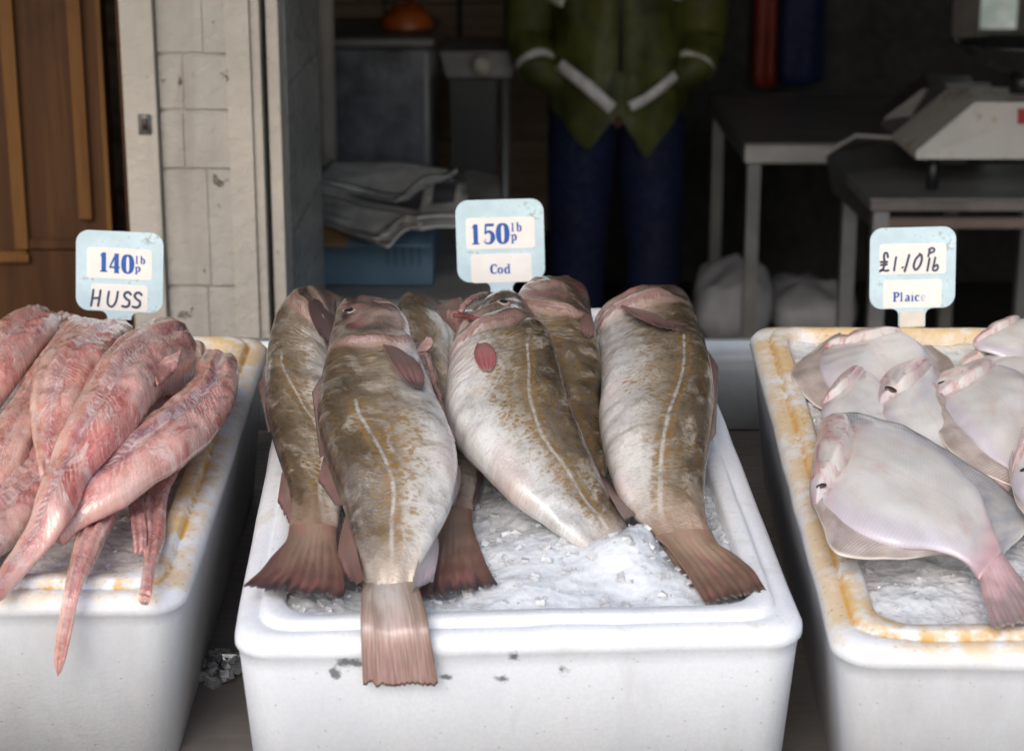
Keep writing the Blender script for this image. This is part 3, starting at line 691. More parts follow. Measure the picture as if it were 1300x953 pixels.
sheet('tail_fin', [(PXY(l, Y, z), PXY(r, Y, z)) for l, r, Y, z in ((461, 531, 1.555, -.778), (463, 526, 1.525, -.781), (459, 534, 1.495, -.7825), (458, 541, 1.470, -.787), (458, 545, 1.455, -.796), (459, 549, 1.449, -.811), (460, 553, 1.448, -.829), (461, 557, 1.449, -.849))],
      f_tailB, Bf.o, 40, 40, .003, .0012, 2, .035, seed=33, root=.008)
sheet('dorsal_fin', rows_px([(408, 478, 415, 575, -.72), (396, 498, 406, 580, -.735)]), f_mauve, Bf.o, seed=18)
sheet('dorsal_fin', rows_px([(412, 575, 438, 640, -.74), (404, 610, 425, 640, -.755)]), f_mauve, Bf.o, seed=19)
sheet('dorsal_fin', rows_px([(440, 650, 462, 735, -.765), (430, 690, 452, 742, -.785), (431, 735, 466, 748, -.792)]), f_mauve, Bf.o, rag=.12, seed=20)
sheet('anal_fin', rows_px([(572, 575, 562, 650, -.745), (586, 600, 566, 660, -.762), (578, 640, 560, 664, -.775)]), f_pale, Bf.o, rag=.08, seed=21)
sheet('anal_fin', rows_px([(548, 660, 524, 735, -.765), (557, 690, 524, 748, -.776), (550, 738, 522, 752, -.782)]), f_pale, Bf.o, rag=.05, seed=22)
# gutted belly flap
sheet('belly_lining', rows_px([(518, 436, 542, 438, -.725), (525, 470, 552, 468, -.728), (540, 505, 563, 502, -.73), (556, 535, 572, 532, -.73), (568, 560, 578, 558, -.73)]), M_memb, Bf.o, 12, 22, .004, .003, 3)
fleshy('belly_edge', [(537, 436, -.722), (545, 462, -.724), (555, 495, -.726), (566, 528, -.728), (577, 560, -.73)], [(0, .002), (.3, .0028), (.8, .0022), (1, .001)], M_edge, Bf.o, 4)
sheet('gill_flap', rows_px([(526, 452, 541, 448, -.722), (533, 438, 549, 438, -.716), (543, 427, 548, 428, -.714)]), M_edge, Bf.o, 10, 12, .004, .001, 2)

# ------------------------------------------------------------------ huss
HG = 'skinned huss heaped in the left box'
HT = [(0, .40), (.08, .50), (.5, .52), (1, .60)]
def hridge(u, x):
    return -.10 * math.exp(-((x - .15) / .12) ** 2) * sst(u, .05, .2)
huss = [
 ('thickest huss, arched from the back rim to the front left corner', .1, .5,
  [(240, 408, 258, 430, -.735), (205, 402, 238, 455, -.72), (157, 428, 212, 472, -.71), (128, 465, 194, 502, -.71), (105, 506, 170, 540, -.715), (85, 545, 140, 572, -.722), (68, 580, 115, 602, -.735), (52, 630, 88, 655, -.752), (30, 680, 64, 692, -.772), (5, 720, 34, 727, -.787), (-25, 760, -4, 770, ('Y', 1.50))]),
 ('purple-centred huss bent at the right rim and crossing in front of the others', .0, .85,
  [(262, 443, 300, 450, -.745), (250, 465, 303, 475, -.74), (240, 492, 297, 512, -.738), (222, 515, 272, 548, -.74), (190, 540, 238, 580, -.742), (157, 565, 205, 602, -.745), (125, 595, 167, 628, -.752), (100, 620, 132, 650, -.762), (78, 645, 102, 668, -.772), (55, 672, 74, 692, -.78)]),
 ('pale pink huss under the price sign, just left of the thickest one', .2, .3,
  [(140, 404, 170, 408, -.755), (115, 416, 160, 432, -.745), (80, 436, 145, 460, -.738), (52, 464, 121, 487, -.735), (38, 510, 102, 517, -.74), (40, 550, 86, 552, -.75), (47, 590, 71, 592, -.762), (54, 622, 66, 622, -.775)]),
 ('orange-pink huss curving from behind the price sign to the left edge', .8, .1,
  [(105, 402, 138, 402, -.76), (80, 420, 115, 445, -.755), (45, 462, 72, 482, -.755), (18, 508, 56, 525, -.758), (-5, 545, 42, 565, -.762), (-25, 590, 22, 602, -.77), (-45, 630, -15, 637, -.78), (-62, 680, -40, 686, -.785), (-70, 722, -60, 724, -.787)]),
 ('back left huss whose blunt end stands highest there', .3, .2,
  [(52, 386, 80, 396, -.755), (22, 398, 68, 418, -.745), (-8, 422, 47, 446, -.745), (-32, 460, 22, 482, -.75), (-55, 500, 2, 512, -.76), (-75, 560, -42, 572, -.775), (-88, 625, -72, 630, -.787)]),
 ('small end of a huss peeping over the back rim at the left edge', .5, .0,
  [(0, 402, 22, 408, -.77), (-30, 412, 8, 432, -.77), (-55, 440, -20, 460, -.775), (-82, 475, -52, 495, -.782), (-105, 525, -92, 533, -.787)]),
 ('huss whose thin bloody tail hangs down the front of the left box', .1, .3,
  [(212, 440, 252, 446, -.765), (195, 480, 240, 492, -.765), (170, 530, 216, 542, -.77), (140, 575, 182, 592, -.775), (114, 630, 156, 642, -.782), (96, 680, 132, 690, -.786), (86, 722, 112, 728, -.787), (80, 755, 100, 758, ('Y', 1.515)), (73, 800, 91, 803, ('Y', 1.507)), (68, 838, 82, 840, ('Y', 1.503)), (70, 858, 77, 859, ('Y', 1.502))]),
 ('short red huss lying on the ice by the right rim, tail touching the front', .0, .3,
  [(235, 505, 272, 515, -.79), (205, 545, 247, 562, -.79), (180, 590, 230, 595, -.79), (175, 640, 213, 632, -.79), (180, 680, 209, 683, -.79), (182, 717, 198, 720, -.787), (177, 750, 192, 755, -.787), (176, 766, 190, 770, ('Y', 1.515))]),
 ('smooth pink huss low at the left edge with a red spot', .0, .2,
  [(62, 560, 97, 578, -.775), (30, 600, 72, 625, -.777), (0, 630, 47, 657, -.78), (-30, 662, 12, 692, -.785), (-62, 692, -28, 718, -.787), (-88, 718, -70, 730, -.788)]),
 ('dark purple huss wedged deepest at the left edge', .0, 1.,
  [(40, 535, 72, 562, -.775), (14, 575, 50, 602, -.777), (-12, 610, 27, 634, -.78), (-42, 642, 2, 667, -.785), (-78, 674, -42, 696, -.788), (-108, 702, -90, 712, -.789)]),
 ('grey-pink huss showing in the gap between the hanging tail and the bent one', .3, .4,
  [(225, 425, 262, 438, -.785), (212, 470, 262, 480, -.785), (185, 530, 240, 545, -.79), (150, 590, 190, 600, -.795), (120, 640, 150, 648, -.80)]),
 ('huss at the back rim, rounded top just right of the highest blunt end', .4, .1,
  [(78, 394, 108, 402, -.775), (55, 412, 90, 424, -.77), (30, 440, 66, 455, -.77), (5, 475, 45, 490, -.775)]),
]
for k, (lab, ti, pu, st) in enumerate(huss):
    thin = len(st) > 9
    f = Fish(st, HT, nu=120, nv=40, e=.8, round0=.03, round1=.03, lump=.003, sag=.006, bulge=lambda u, x: (-.0105 * math.exp(-((x - .12 - .25 * MN.noise(Vector((u * 3, x * 0, 1)))) / .11) ** 2) - .004 * math.exp(-((x + .5) / .08) ** 2)) * sst(u, .0, .10) * (1 - sst(u, .62, .9)), seed=k + 20)
    f.mk('huss', huss_mat('huss_flesh_%d' % k, ti, pu, 1.7 * k + .4, {0: 1., 1: .95, 2: .7, 6: .4, 7: .4}.get(k, .5)), lab, 'fish', HG)
    if k == 0: H0 = f
    if k == 1: H1 = f
    if k == 7: H7 = f
sheet('belly_flap', rows_px([(163, 642, 178, 636, -.787), (167, 670, 186, 668, -.785), (171, 705, 186, 700, -.787)]), M_pink, H7.o, 8, 12, .009, .002, 2, metric=.02)
sheet('belly_flap', rows_px([(192, 470, 232, 440, -.70), (200, 490, 224, 468, -.704), (200, 482, 216, 478, -.715)]), M_pink, H0.o, 12, 12, .003, .002, 4, metric=.03)

# ------------------------------------------------------------------ plaice
PG = 'plaice laid pale side up in the right box'
fr1 = fringe_mat('plaice_fringe', (.36, .285, .25), (.54, .46, .42)); fr2 = fringe_mat('plaice_fringe_blue', (.31, .33, .36), (.52, .50, .48))
def pcrease(u, x):
    ug = .20 + .035 * math.cos(x * 2.6)
    g = .7 * sst(u, .03, .12) * (1 - sst(u, ug - .012, ug + .012))
    g -= .25 * math.exp(-((u - ug - .012) / .012) ** 2)
    g += .35 * math.exp(-((x - .12) / .14) ** 2) * (1 - sst(u, ug - .03, ug))
    g -= .45 * math.exp(-((x - .38 - .3 * u) / .05) ** 2) * (1 - sst(u, ug - .03, ug))
    return g
PT = [(0, .14), (.15, .15), (.5, .14), (.85, .14), (1, .2)]
def plaice(lab, st, fT=None, fB=None, warm=0., cool=0., seed=0, mT=fr1, mB=fr1, mouth=None, tail=None, round0=.06, extra=None):
    f = Fish(st, PT, nu=90, nv=44, e=.75, round0=round0, round1=.01, lump=.002, crease=pcrease, flat=.5, seed=seed)
    f.mk('plaice', plaice_mat('plaice_skin_%d' % seed, warm, seed * .77, cool), lab, 'fish', PG)
    for pts, side, m in ((fT, 0, mT), (fB, 1, mB)):
        if not pts: continue
        i0, outer = pts
        rows = []
        for k, (x, y) in enumerate(outer):
            a = st[i0 + k]; z = a[4]
            inn = U(a[0], a[1], z) if side == 0 else U(a[2], a[3], z)
            oth = U(a[2], a[3], z) if side == 0 else U(a[0], a[1], z)
            inn = inn.lerp(oth, .07)
            out = U(x, y, z - .006)
            rows.append((inn, out))
        # sheet runs root -> tip in v; here rows run along the body, so build transposed
        Q, L = crom(rows, 60)
        nn = 8
        strip = [[q[0].lerp(q[1], t / nn) + Vector((0, 0, .0022 * math.sin(t / nn * math.pi) + MN.noise(q[1] * 30) * .004 * t / nn)) for q in Q] for t in range(nn + 1)]
        V = []; uv = []; Fc = []
        for sg in (1, -1):
            for t in range(nn + 1):
                for i in range(60):
                    edge = Vector((0, 0, .0012)) if t == nn else Vector((0, 0, 0))
                    V.append(strip[t][i] + Vector((0, 0, sg * .0007)) + edge); uv.append((L * i / 59, t / nn))
        n1 = 60 * (nn + 1)
        for t in range(nn):
            for i in range(59):
                a = t * 60 + i; q = (a, a + 1, a + 61, a + 60)
                Fc.append(q); Fc.append(tuple(k + n1 for k in q[::-1]))
        for i in range(59):
            a = nn * 60 + i; Fc.append((a, a + 1, a + 1 + n1, a + n1))
        mk('fringe_fin', [S(v) for v in V], Fc, m, f.o, uv=uv)
    if mouth:
        (mx, my, r, ang) = mouth
        e = eye(f, mx, my, r, f.o, ang, 'mouth', 2.1); e.data.materials[0] = M_dark
    PL[seed] = f
    if tail: sheet('tail_fin', rows_px(tail), f_ptail, f.o, 36, 16, .002, .0007, 9, .06, seed=seed, root=.006)
    return f
PL = {}
f_ptail = fin_mat('plaice_tail', (.62, .40, .40), (.34, .26, .25), (.24, .19, .17), 9, 30)
plaice('plaice flat against the back rim under the plaice sign, dark fringe to the left',
  [(1122, 414, 1064, 424, -.80), (1145, 419, 1045, 440, -.795), (1170, 440, 1040, 470, -.795), (1187, 465, 1060, 500, -.80), (1195, 490, 1100, 525, -.805), (1202, 520, 1140, 545, -.81)],
  (2, [(1182, 438), (1206, 457), (1220, 485)]), (0, [(1062, 425), (1032, 446), (1004, 478), (1035, 514), (1090, 540)]), seed=1, warm=.3)
plaice('plaice at the far right behind the others, its pink head highest in the right box',
  [(1272, 400, 1234, 423, -.77), (1310, 405, 1243, 440, -.77), (1340, 425, 1290, 460, -.78), (1360, 450, 1330, 480, -.785)], seed=2, warm=1.)
plaice('plaice of which only a thin pink head strip shows above the large right-hand one',
  [(1238, 432, 1217, 446, -.785), (1285, 432, 1225, 468, -.783), (1330, 450, 1270, 490, -.785), (1350, 480, 1310, 520, -.79)], seed=3, warm=.8)
plaice('plaice in the middle of the left stack, pink lumpy head just above the foremost one',
  [(1076, 463, 1052, 492, -.79), (1105, 476, 1043, 525, -.787), (1127, 500, 1060, 550, -.785), (1160, 540, 1100, 580, -.787), (1190, 575, 1150, 610, -.79)], seed=4, warm=1.)
plaice('bluish plaice with open dark mouth, wedged between foremost and large right-hand plaice',
  [(1140, 452, 1111, 482, -.782), (1176, 455, 1113, 505, -.78), (1196, 480, 1126, 540, -.78), (1214, 515, 1150, 570, -.782), (1237, 560, 1190, 600, -.787), (1263, 598, 1237, 622, -.79), (1290, 618, 1266, 638, -.795)],
  None, (1, [(1109, 500), (1117, 537), (1140, 575), (1180, 605), (1230, 628), (1262, 642)]), seed=5, cool=1., mouth=(1134, 490, .0034, -.35), mB=fr1)
plaice('large smooth plaice at the right with a broad dark fringe above the foremost',
  [(1216, 455, 1179, 470, -.772), (1250, 455, 1183, 490, -.77), (1290, 470, 1206, 527, -.77), (1318, 500, 1234, 560, -.772), (1330, 530, 1260, 583, -.777), (1335, 565, 1290, 602, -.782), (1340, 600, 1314, 622, -.787)],
  None, (1, [(1178, 487), (1181, 517), (1198, 565), (1232, 598), (1275, 614), (1310, 626)]), seed=6, warm=.1, mouth=(1196, 481, .0022, .02))
plaice('plaice with only its snout and fringe showing, right of the large smooth one',
  [(1302, 515, 1285, 580, -.765), (1330, 520, 1286, 612, -.765), (1370, 540, 1310, 650, -.77), (1400, 580, 1350, 670, -.775)], None, (0, [(1284, 575), (1281, 600), (1300, 655), (1345, 680)]), seed=7, warm=.6, mouth=(1300, 592, .0028, 0))
plaice('foremost whole plaice, red-marked head at the left, pink tail on the front rim',
  [(1040, 524, 1028, 603, -.772), (1065, 527, 1032, 630, -.768), (1107, 534, 1056, 652, -.765), (1150, 552, 1091, 678, -.767), (1190, 577, 1139, 694, -.77), (1222, 603, 1183, 697, -.775), (1243, 628, 1213, 706, -.78), (1256, 660, 1231, 718, -.784), (1273, 706, 1243, 738, -.787)],
  (1, [(1066, 525), (1109, 531), (1154, 547), (1197, 570), (1236, 596), (1280, 624), (1312, 658), (1275, 704)]), (1, [(1030, 633), (1044, 668), (1062, 707), (1108, 711), (1158, 708), (1195, 703), (1222, 714), (1242, 738)]),
  seed=8, warm=.35, mouth=(1043, 611, .0026, .35), mT=fr2, round0=.035,
  tail=[(1274, 703, 1243, 737, -.787), (1286, 722, 1249, 760, -.787), (1308, 750, 1256, 785, -.787), (1330, 785, 1262, 800, -.787)])

M_red = worn('red_gill_edge', (.52, .27, .25), .3, .4, 40, .001)
P8 = PL[8]
onq = lambda f, pts, o: [(x, y, f.V[f.near(x, y)].z + o) for x, y in pts]

# ------------------------------------------------------------------ polystyrene boxes
def fish_box(cx, cy, hx, hy, yaw, mat, label, h=.20, top=-.80, taper=.022, rr=.035, wob=0.):
    cy_, sy_ = math.cos(R(yaw)), math.sin(R(yaw))
    K = 14
    def loop(hx_, hy_, r, z, tag_):
        P = rrect(hx_, hy_, r, 6); out = []
        # refine straight runs so the rim can wander slightly
        n = len(P)
        for i in range(n):
            a, b = P[i], P[(i + 1) % n]
            m = K if math.hypot(b[0] - a[0], b[1] - a[1]) > .1 else 1
            for k in range(m):
                t = k / m; out.append((a[0] + (b[0] - a[0]) * t, a[1] + (b[1] - a[1]) * t))
        res = []
        for (x, y) in out:
            X, Y = cx + x * cy_ - y * sy_, cy + x * sy_ + y * cy_
            nz = MN.noise(Vector((X * 22, Y * 22, z * 40 + cx * 9)))
            res.append(Vector((X + nz * .0012, Y + nz * .0012, z + nz * (.0016 if tag_[0] or tag_[1] else .0004))))
        return res, tag_
    t = top
    L = [loop(hx - taper, hy - taper, rr, t - h, (0, 0, 1)), loop(hx - taper * .2, hy - taper * .2, rr, t - .04, (0, 0, 1)),
         loop(hx - .001, hy - .001, rr, t - .026, (0, 0, 1)), loop(hx + .0015, hy + .0015, rr, t - .023, (0, 0, .8)), loop(hx + .001, hy + .001, rr, t - .016, (.3, 0, .2)),
         loop(hx - .004, hy - .004, rr, t - .0085, (.8, 0, 0)), loop(hx - .016, hy - .016, rr, t - .006, (.8, .2, 0)), loop(hx - .0185, hy - .0185, rr, t - .0075, (.5, 1, 0)),
         loop(hx - .0205, hy - .0205, rr, t - .0065, (.5, 1, 0)), loop(hx - .0225, hy - .0225, rr, t - .001, (1, .3, 0)), loop(hx - .026, hy - .026, rr, t, (1, 0, 0)),
         loop(hx - .037, hy - .037, rr, t - .0005, (1, 0, 0)), loop(hx - .041, hy - .041, rr, t - .005, (.9, 0, 0)), loop(hx - .043, hy - .043, rr, t - .05, (.2, 0, .2)),
         loop(hx - .05, hy - .05, rr, t - .17, (0, 0, .2))]
    V = []; fa = []; Fc = []; n = len(L[0][0])
    for l, tg in L:
        V += l; fa += [tg] * n
    for i in range(len(L) - 1):
        Fc += [(i * n + k, i * n + (k + 1) % n, i * n + n + (k + 1) % n, i * n + n + k) for k in range(n)]
    Fc += [tuple(range(n))[::-1], tuple(range(len(V) - n, len(V)))]
    o = mk('fish_box', [S(v) for v in V], Fc, mat, None, S((cx, cy, t - h)), fa=fa, label=label, cat='box', group='polystyrene fish boxes on the counter')
    # texture space follows the mesh, so turn local frame by storing offset only
    return o
BX = {}
fish_box(-.0105, 1.902, .2515, .438, 2.5, eps_c, 'clean white polystyrene box of cod in the middle, black smudges on its front', taper=.012)
fish_box(-.552, 1.885, .25, .352, .4, eps_l, 'polystyrene box of pink huss at the left, brown-speckled rim')
fish_box(.541, 1.852, .25, .418, -1.5, eps_r, 'polystyrene box of plaice at the right, rim stained deep yellow')

# ------------------------------------------------------------------ ice
clear = ice_mat('clear_ice', (.90, .92, .94)); _b = clear.node_tree.nodes['Principled BSDF']
_b.inputs['Transmission Weight'].default_value = .22; _b.inputs['Subsurface Weight'].default_value = .4
def ice_bed(cx, cy, hx, hy, yaw, mat, label, z0, mounds, chips, seed):
    cy_, sy_ = math.cos(R(yaw)), math.sin(R(yaw)); rnd = random.Random(seed)
    nx, ny = 110, 170
    hx -= .0425; hy -= .0425
    V = []; Fc = []
    def hgt(X, Y, edge):
        z = z0
        for (mx, my, r, a) in mounds: z += a * math.exp(-((X - mx) ** 2 + (Y - my) ** 2) / (r * r))
        p = Vector((X, Y, seed))
        z += MN.noise(p * 16) * .006 + MN.noise(p * 44) * .0035
        z += abs(MN.noise(p * 95)) * .0028 + MN.noise(p * 190) * .0009
        return z
    for j in range(ny):
        for i in range(nx):
            x = -hx + 2 * hx * i / (nx - 1); y = -hy + 2 * hy * j / (ny - 1)
            X, Y = cx + x * cy_ - y * sy_, cy + x * sy_ + y * cy_
            V.append(Vector((X, Y, hgt(X, Y, 0))))
    for j in range(ny - 1):
        for i in range(nx - 1):
            a = j * nx + i; Fc.append((a, a + 1, a + nx + 1, a + nx))
    # skirt down into the box
    n0 = len(V)
    ring = [i for i in range(nx)] + [j * nx + nx - 1 for j in range(1, ny)] + [(ny - 1) * nx + i for i in range(nx - 2, -1, -1)] + [j * nx for j in range(ny - 2, 0, -1)]
    V += [V[k] - Vector((0, 0, .05)) for k in ring]
    for k in range(len(ring)):
        a, b = ring[k], ring[(k + 1) % len(ring)]; Fc.append((b, a, n0 + k, n0 + (k + 1) % len(ring)))
    m = MB(); m.V = V; m.F = Fc
    for _ in range(chips):
        x = rnd.uniform(-hx, hx) * .985; y = rnd.uniform(-hy, hy) * .985
        X, Y = cx + x * cy_ - y * sy_, cy + x * sy_ + y * cy_
        s = .0014 + .0040 * rnd.random() ** 3
        z = hgt(X, Y, 0) + s * .1
        rot = Matrix.Rotation(rnd.uniform(0, 6.3), 3, 'Z') @ Matrix.Rotation(rnd.uniform(-.6, .6), 3, 'X') @ Matrix.Rotation(rnd.uniform(-.6, .6), 3, 'Y')
        q = []
        for sz in (-1, 1):
            for sx, sy in ((-1, -1), (1, -1), (1, 1), (-1, 1)):
                q.append(Vector((X, Y, z)) + rot @ Vector((sx * s * rnd.uniform(.5, 1.3), sy * s * rnd.uniform(.4, 1.1), sz * s * .55 * rnd.uniform(.5, 1.1))))
        m.add(q, [(3, 2, 1, 0), (4, 5, 6, 7), (0, 1, 5, 4), (1, 2, 6, 5), (2, 3, 7, 6), (3, 0, 4, 7)])
    o = m.xf(S).mk('crushed_ice', mat, org=S((cx, cy, z0 - .05)), smooth=False, label=label, cat='ice', kind='stuff')
    sm = [p.vertices[0] < n0 + len(ring) for p in o.data.polygons]
    o.data.materials.append(clear); o.data.polygons.foreach_set('material_index', [0 if k else 1 for k in sm])
    o.data.polygons.foreach_set('use_smooth', sm)
    return o
u1 = U(700, 690, -.80); u2 = U(810, 690, -.79); u3 = U(650, 740, -.8); u4 = U(845, 740, -.8); u5 = U(815, 668, -.78); u9 = U(690, 645, -.81); u8 = U(800, 716, -.80); u6 = U(400, 768, -.80); u7 = U(770, 715, -.80)
ice_bed(-.0105, 1.902, .2515, .438, 2.5, ice_c, 'white crushed ice filling the middle box around the cod', -.815,
        [(u1.x, u1.y, .07, .020), (u2.x, u2.y, .04, .018), (u3.x, u3.y, .06, .010), (u4.x, u4.y, .04, .014), (u9.x, u9.y, .05, .016), (u5.x, u5.y, .018, .014), (u8.x, u8.y, .03, .010), (u6.x, u6.y, .05, .010), (u7.x, u7.y, .03, .012)], 1900, 1)
ice_bed(-.552, 1.885, .25, .352, .4, ice_l, 'pinkish grey crushed ice under the huss in the left box', -.818, [], 300, 2)
q1 = U(1150, 750, -.8); q2 = U(1020, 480, -.81)
ice_bed(.541, 1.852, .25, .418, -1.5, ice_r, 'greyish crushed ice under the plaice in the right box', -.818, [(q1.x, q1.y, .08, .008), (q2.x, q2.y, .1, .008)], 800, 3)
def ice_lump(px, py, z, s, seed, label, n=60):
    rnd = random.Random(seed); m = MB(); c = U(px, py, z); mat = ice_mat('clear_ice_chips', (.62, .64, .66)); mat.node_tree.nodes['Principled BSDF'].inputs['Transmission Weight'].default_value = .7
    for _ in range(n):
        d = Vector((rnd.gauss(0, 1) * s, rnd.gauss(0, 1) * s * 1.4, 0)); k = .003 + .006 * rnd.random()
        z1 = c.z + max(0, (1 - d.length / (s * 2.2))) * s * .9
        p = Vector((c.x, c.y, 0)) + d; p.z = z1
        rot = Matrix.Rotation(rnd.uniform(0, 6.3), 3, 'Z') @ Matrix.Rotation(rnd.uniform(-.7, .7), 3, 'X')
        q = [p + rot @ Vector((sx * k * rnd.uniform(.5, 1.3), sy * k * rnd.uniform(.4, 1.1), sz * k * .6)) for sz in (-1, 1) for sx, sy in ((-1, -1), (1, -1), (1, 1), (-1, 1))]
        m.add(q, [(3, 2, 1, 0), (4, 5, 6, 7), (0, 1, 5, 4), (1, 2, 6, 5), (2, 3, 7, 6), (3, 0, 4, 7)])
    return m.xf(S).mk('spilled_ice', mat, org=S(c), smooth=False, label=label, cat='ice', kind='stuff')
ice_lump(286, 850, -.998, .014, 5, 'spilled ice chips on the counter between the left and middle box', 30)

# ------------------------------------------------------------------ counter
M_ctr = steel_mat('counter_sheet', (.17, .155, .145), .5, .35)
M_up = steel_mat('grey_panel', (.36, .39, .42), .38, .4)
ctr = empty('counter', S((0, 1.85, -1.0)) - Vector((0, 0, .6)), 'grey sheet-metal counter sloping to the street under the three fish boxes', 'counter')
m = MB().box((-1.6, 1.25, -1.03), (1.6, 2.42, -1.0), .003, None).xf(S); m.mk('worktop', M_ctr, ctr)
m = MB().box((-1.6, 2.385, -.998), (1.6, 2.397, -.868), .002).xf(S); m.mk('upstand', M_up, ctr)
m = MB().box((-1.6, 1.23, -1.16), (1.6, 1.248, -1.0), .003).xf(S); m.mk('apron', M_up, ctr)
for x in (-1.5, 0, 1.5):
    for y in (1.32, 2.3):
        t = S((x, y, -1.031)); MB().box((t.x - .02, t.y - .02, 0), (t.x + .02, t.y + .02, t.z - .004), .003).mk('leg', M_up, ctr)

# ------------------------------------------------------------------ price signs
M_plate = worn('sign_plate_blue', (.50, .64, .69), .4, .12, 25, .0004, dirt=(.30, .33, .30))
M_card = worn('sign_card_cream', (.76, .72, .68), .5, .07, 20, .0003)
M_ink = worn('blue_print', (.008, .085, .36), .5, .25, 90, .0001)
M_pen = worn('marker_pen', (.045, .055, .10), .5, .3, 120, .0001)
M_fade = worn('faded_print', (.42, .50, .62), .5, .3, 150, .0001)
M_stem = worn('cream_plastic', (.66, .62, .54), .4, .15, 20)
G = {   # glyphs: strokes of (x, y, width)
 '1': [[(.34, 0, .30), (.34, .96, .30)], [(.04, .80, .05), (.22, .87, .12), (.38, .985, .05)], [(.02, .035, .08), (.66, .035, .08)]],
 '5': [[(.24, .92, .16), (.82, .92, .16)], [(.24, .96, .10), (.18, .48, .10)], [(.18, .50, .08), (.42, .61, .14), (.68, .50, .22), (.72, .28, .27), (.58, .08, .16), (.36, .04, .10), (.12, .10, .08)], [(.14, .20, .2), (.18, .18, .2)]],
 '0': [[(.42, .97, .09), (.20, .85, .22), (.13, .5, .28), (.20, .15, .22), (.42, .03, .09), (.64, .15, .22), (.71, .5, .28), (.64, .85, .22), (.42, .97, .09)]],
 '4': [[(.60, .98, .12), (.30, .62, .12), (.06, .30, .10)], [(.02, .29, .12), (.86, .29, .12)], [(.60, .98, .28), (.60, .02, .28)], [(.38, .03, .07), (.84, .03, .07)]],
 'l': [[(.28, 0, .2), (.28, .98, .2)], [(.06, .95, .07), (.3, .96, .07)], [(.04, .03, .07), (.52, .03, .07)]],
 'b': [[(.2, .02, .17), (.2, .98, .17)], [(.0, .95, .07), (.2, .96, .07)], [(.22, .52, .08), (.45, .64, .12), (.64, .5, .18), (.66, .28, .2), (.58, .08, .16), (.4, .02, .09), (.2, .1, .08)]],
 'p': [[(.2, -.28, .17), (.2, .62, .17)], [(.0, .60, .07), (.2, .61, .07)], [(.02, -.28, .07), (.42, -.28, .07)], [(.22, .50, .08), (.45, .62, .12), (.64, .48, .18), (.66, .28, .2), (.58, .08, .16), (.4, .02, .09), (.2, .1, .08)]],
 'C': [[(.74, .70, .06), (.66, .88, .10), (.46, .96, .10), (.22, .80, .2), (.15, .5, .22), (.22, .18, .2), (.46, .04, .1), (.66, .08, .1), (.76, .24, .06)], [(.74, .98, .06), (.74, .68, .06)]],
 'o': [[(.34, .64, .08), (.14, .52, .17), (.1, .33, .19), (.14, .14, .17), (.34, .02, .08), (.54, .14, .17), (.58, .33, .19), (.54, .52, .17), (.34, .64, .08)]],
 'd': [[(.56, .02, .17), (.56, .98, .17)], [(.34, .95, .07), (.58, .96, .07)], [(.56, .03, .07), (.74, .03, .07)], [(.5, .52, .08), (.32, .63, .12), (.13, .5, .18), (.1, .3, .2), (.16, .1, .16), (.34, .02, .09), (.52, .12, .08)]],
 'P': [[(.24, .02, .2), (.24, .97, .2)], [(.02, .03, .07), (.48, .03, .07)], [(.02, .96, .07), (.4, .96, .07)], [(.3, .95, .07), (.56, .92, .14), (.68, .73, .2), (.56, .52, .14), (.3, .46, .07)]],
 'a': [[(.12, .5, .13), (.24, .62, .08), (.42, .58, .14), (.46, .4, .17), (.46, .05, .17)], [(.46, .05, .1), (.62, .05, .08)], [(.44, .36, .08), (.2, .28, .12), (.1, .14, .16), (.22, .02, .1), (.42, .1, .08)]],
 'i': [[(.22, .02, .18), (.22, .62, .18)], [(.04, .60, .07), (.22, .61, .07)], [(.03, .03, .07), (.42, .03, .07)], [(.2, .86, .19), (.25, .86, .19)]],
 'c': [[(.5, .5, .13), (.36, .63, .08), (.16, .52, .16), (.1, .32, .18), (.16, .12, .16), (.36, .02, .08), (.54, .1, .06)]],
 'e': [[(.12, .34, .07), (.54, .36, .07), (.48, .56, .12), (.32, .64, .08), (.14, .52, .15), (.1, .32, .17), (.16, .12, .15), (.36, .02, .08), (.56, .12, .06)]],
}
HW = {   # hand lettering
 'H': [[(.16, 1), (.1, .5), (.02, 0)], [(.62, .98), (.55, .5), (.46, .02)], [(.10, .46), (.56, .52)]],
 'U': [[(.10, .98), (.02, .45), (.06, .1), (.28, .0), (.5, .25), (.6, .6), (.66, 1)]],
 'S': [[(.62, .86), (.46, 1), (.22, .94), (.14, .74), (.3, .55), (.5, .42), (.48, .15), (.26, .02), (.0, .06)]],
 '£': [[(.58, .78), (.52, .98), (.38, 1), (.30, .85), (.34, .5), (.24, .12), (.02, .02), (.2, .1), (.42, .04), (.62, .06)], [(.08, .52), (.52, .52)], [(.10, .36), (.5, .38)]],
 '1': [[(.34, 1), (.2, .5), (.04, 0)]],
 'i': [[(.26, .92), (.16, .4), (.1, .06)]],
 '.': [[(.05, .38), (.10, .40)]],
 '0': [[(.52, .96), (.22, .7), (.06, .25), (.2, .02), (.46, .2), (.64, .6), (.62, .9), (.48, 1)]],
 'P': [[(.24, .86), (.14, .4), (.08, .08)], [(.12, .82), (.4, 1), (.66, .86), (.6, .6), (.2, .42)]],
 'l': [[(.34, 1), (.22, .5), (.1, 0)]],
 'b': [[(.3, 1), (.18, .5), (.1, .05), (.4, .0), (.58, .2), (.5, .42), (.2, .3)]],
}
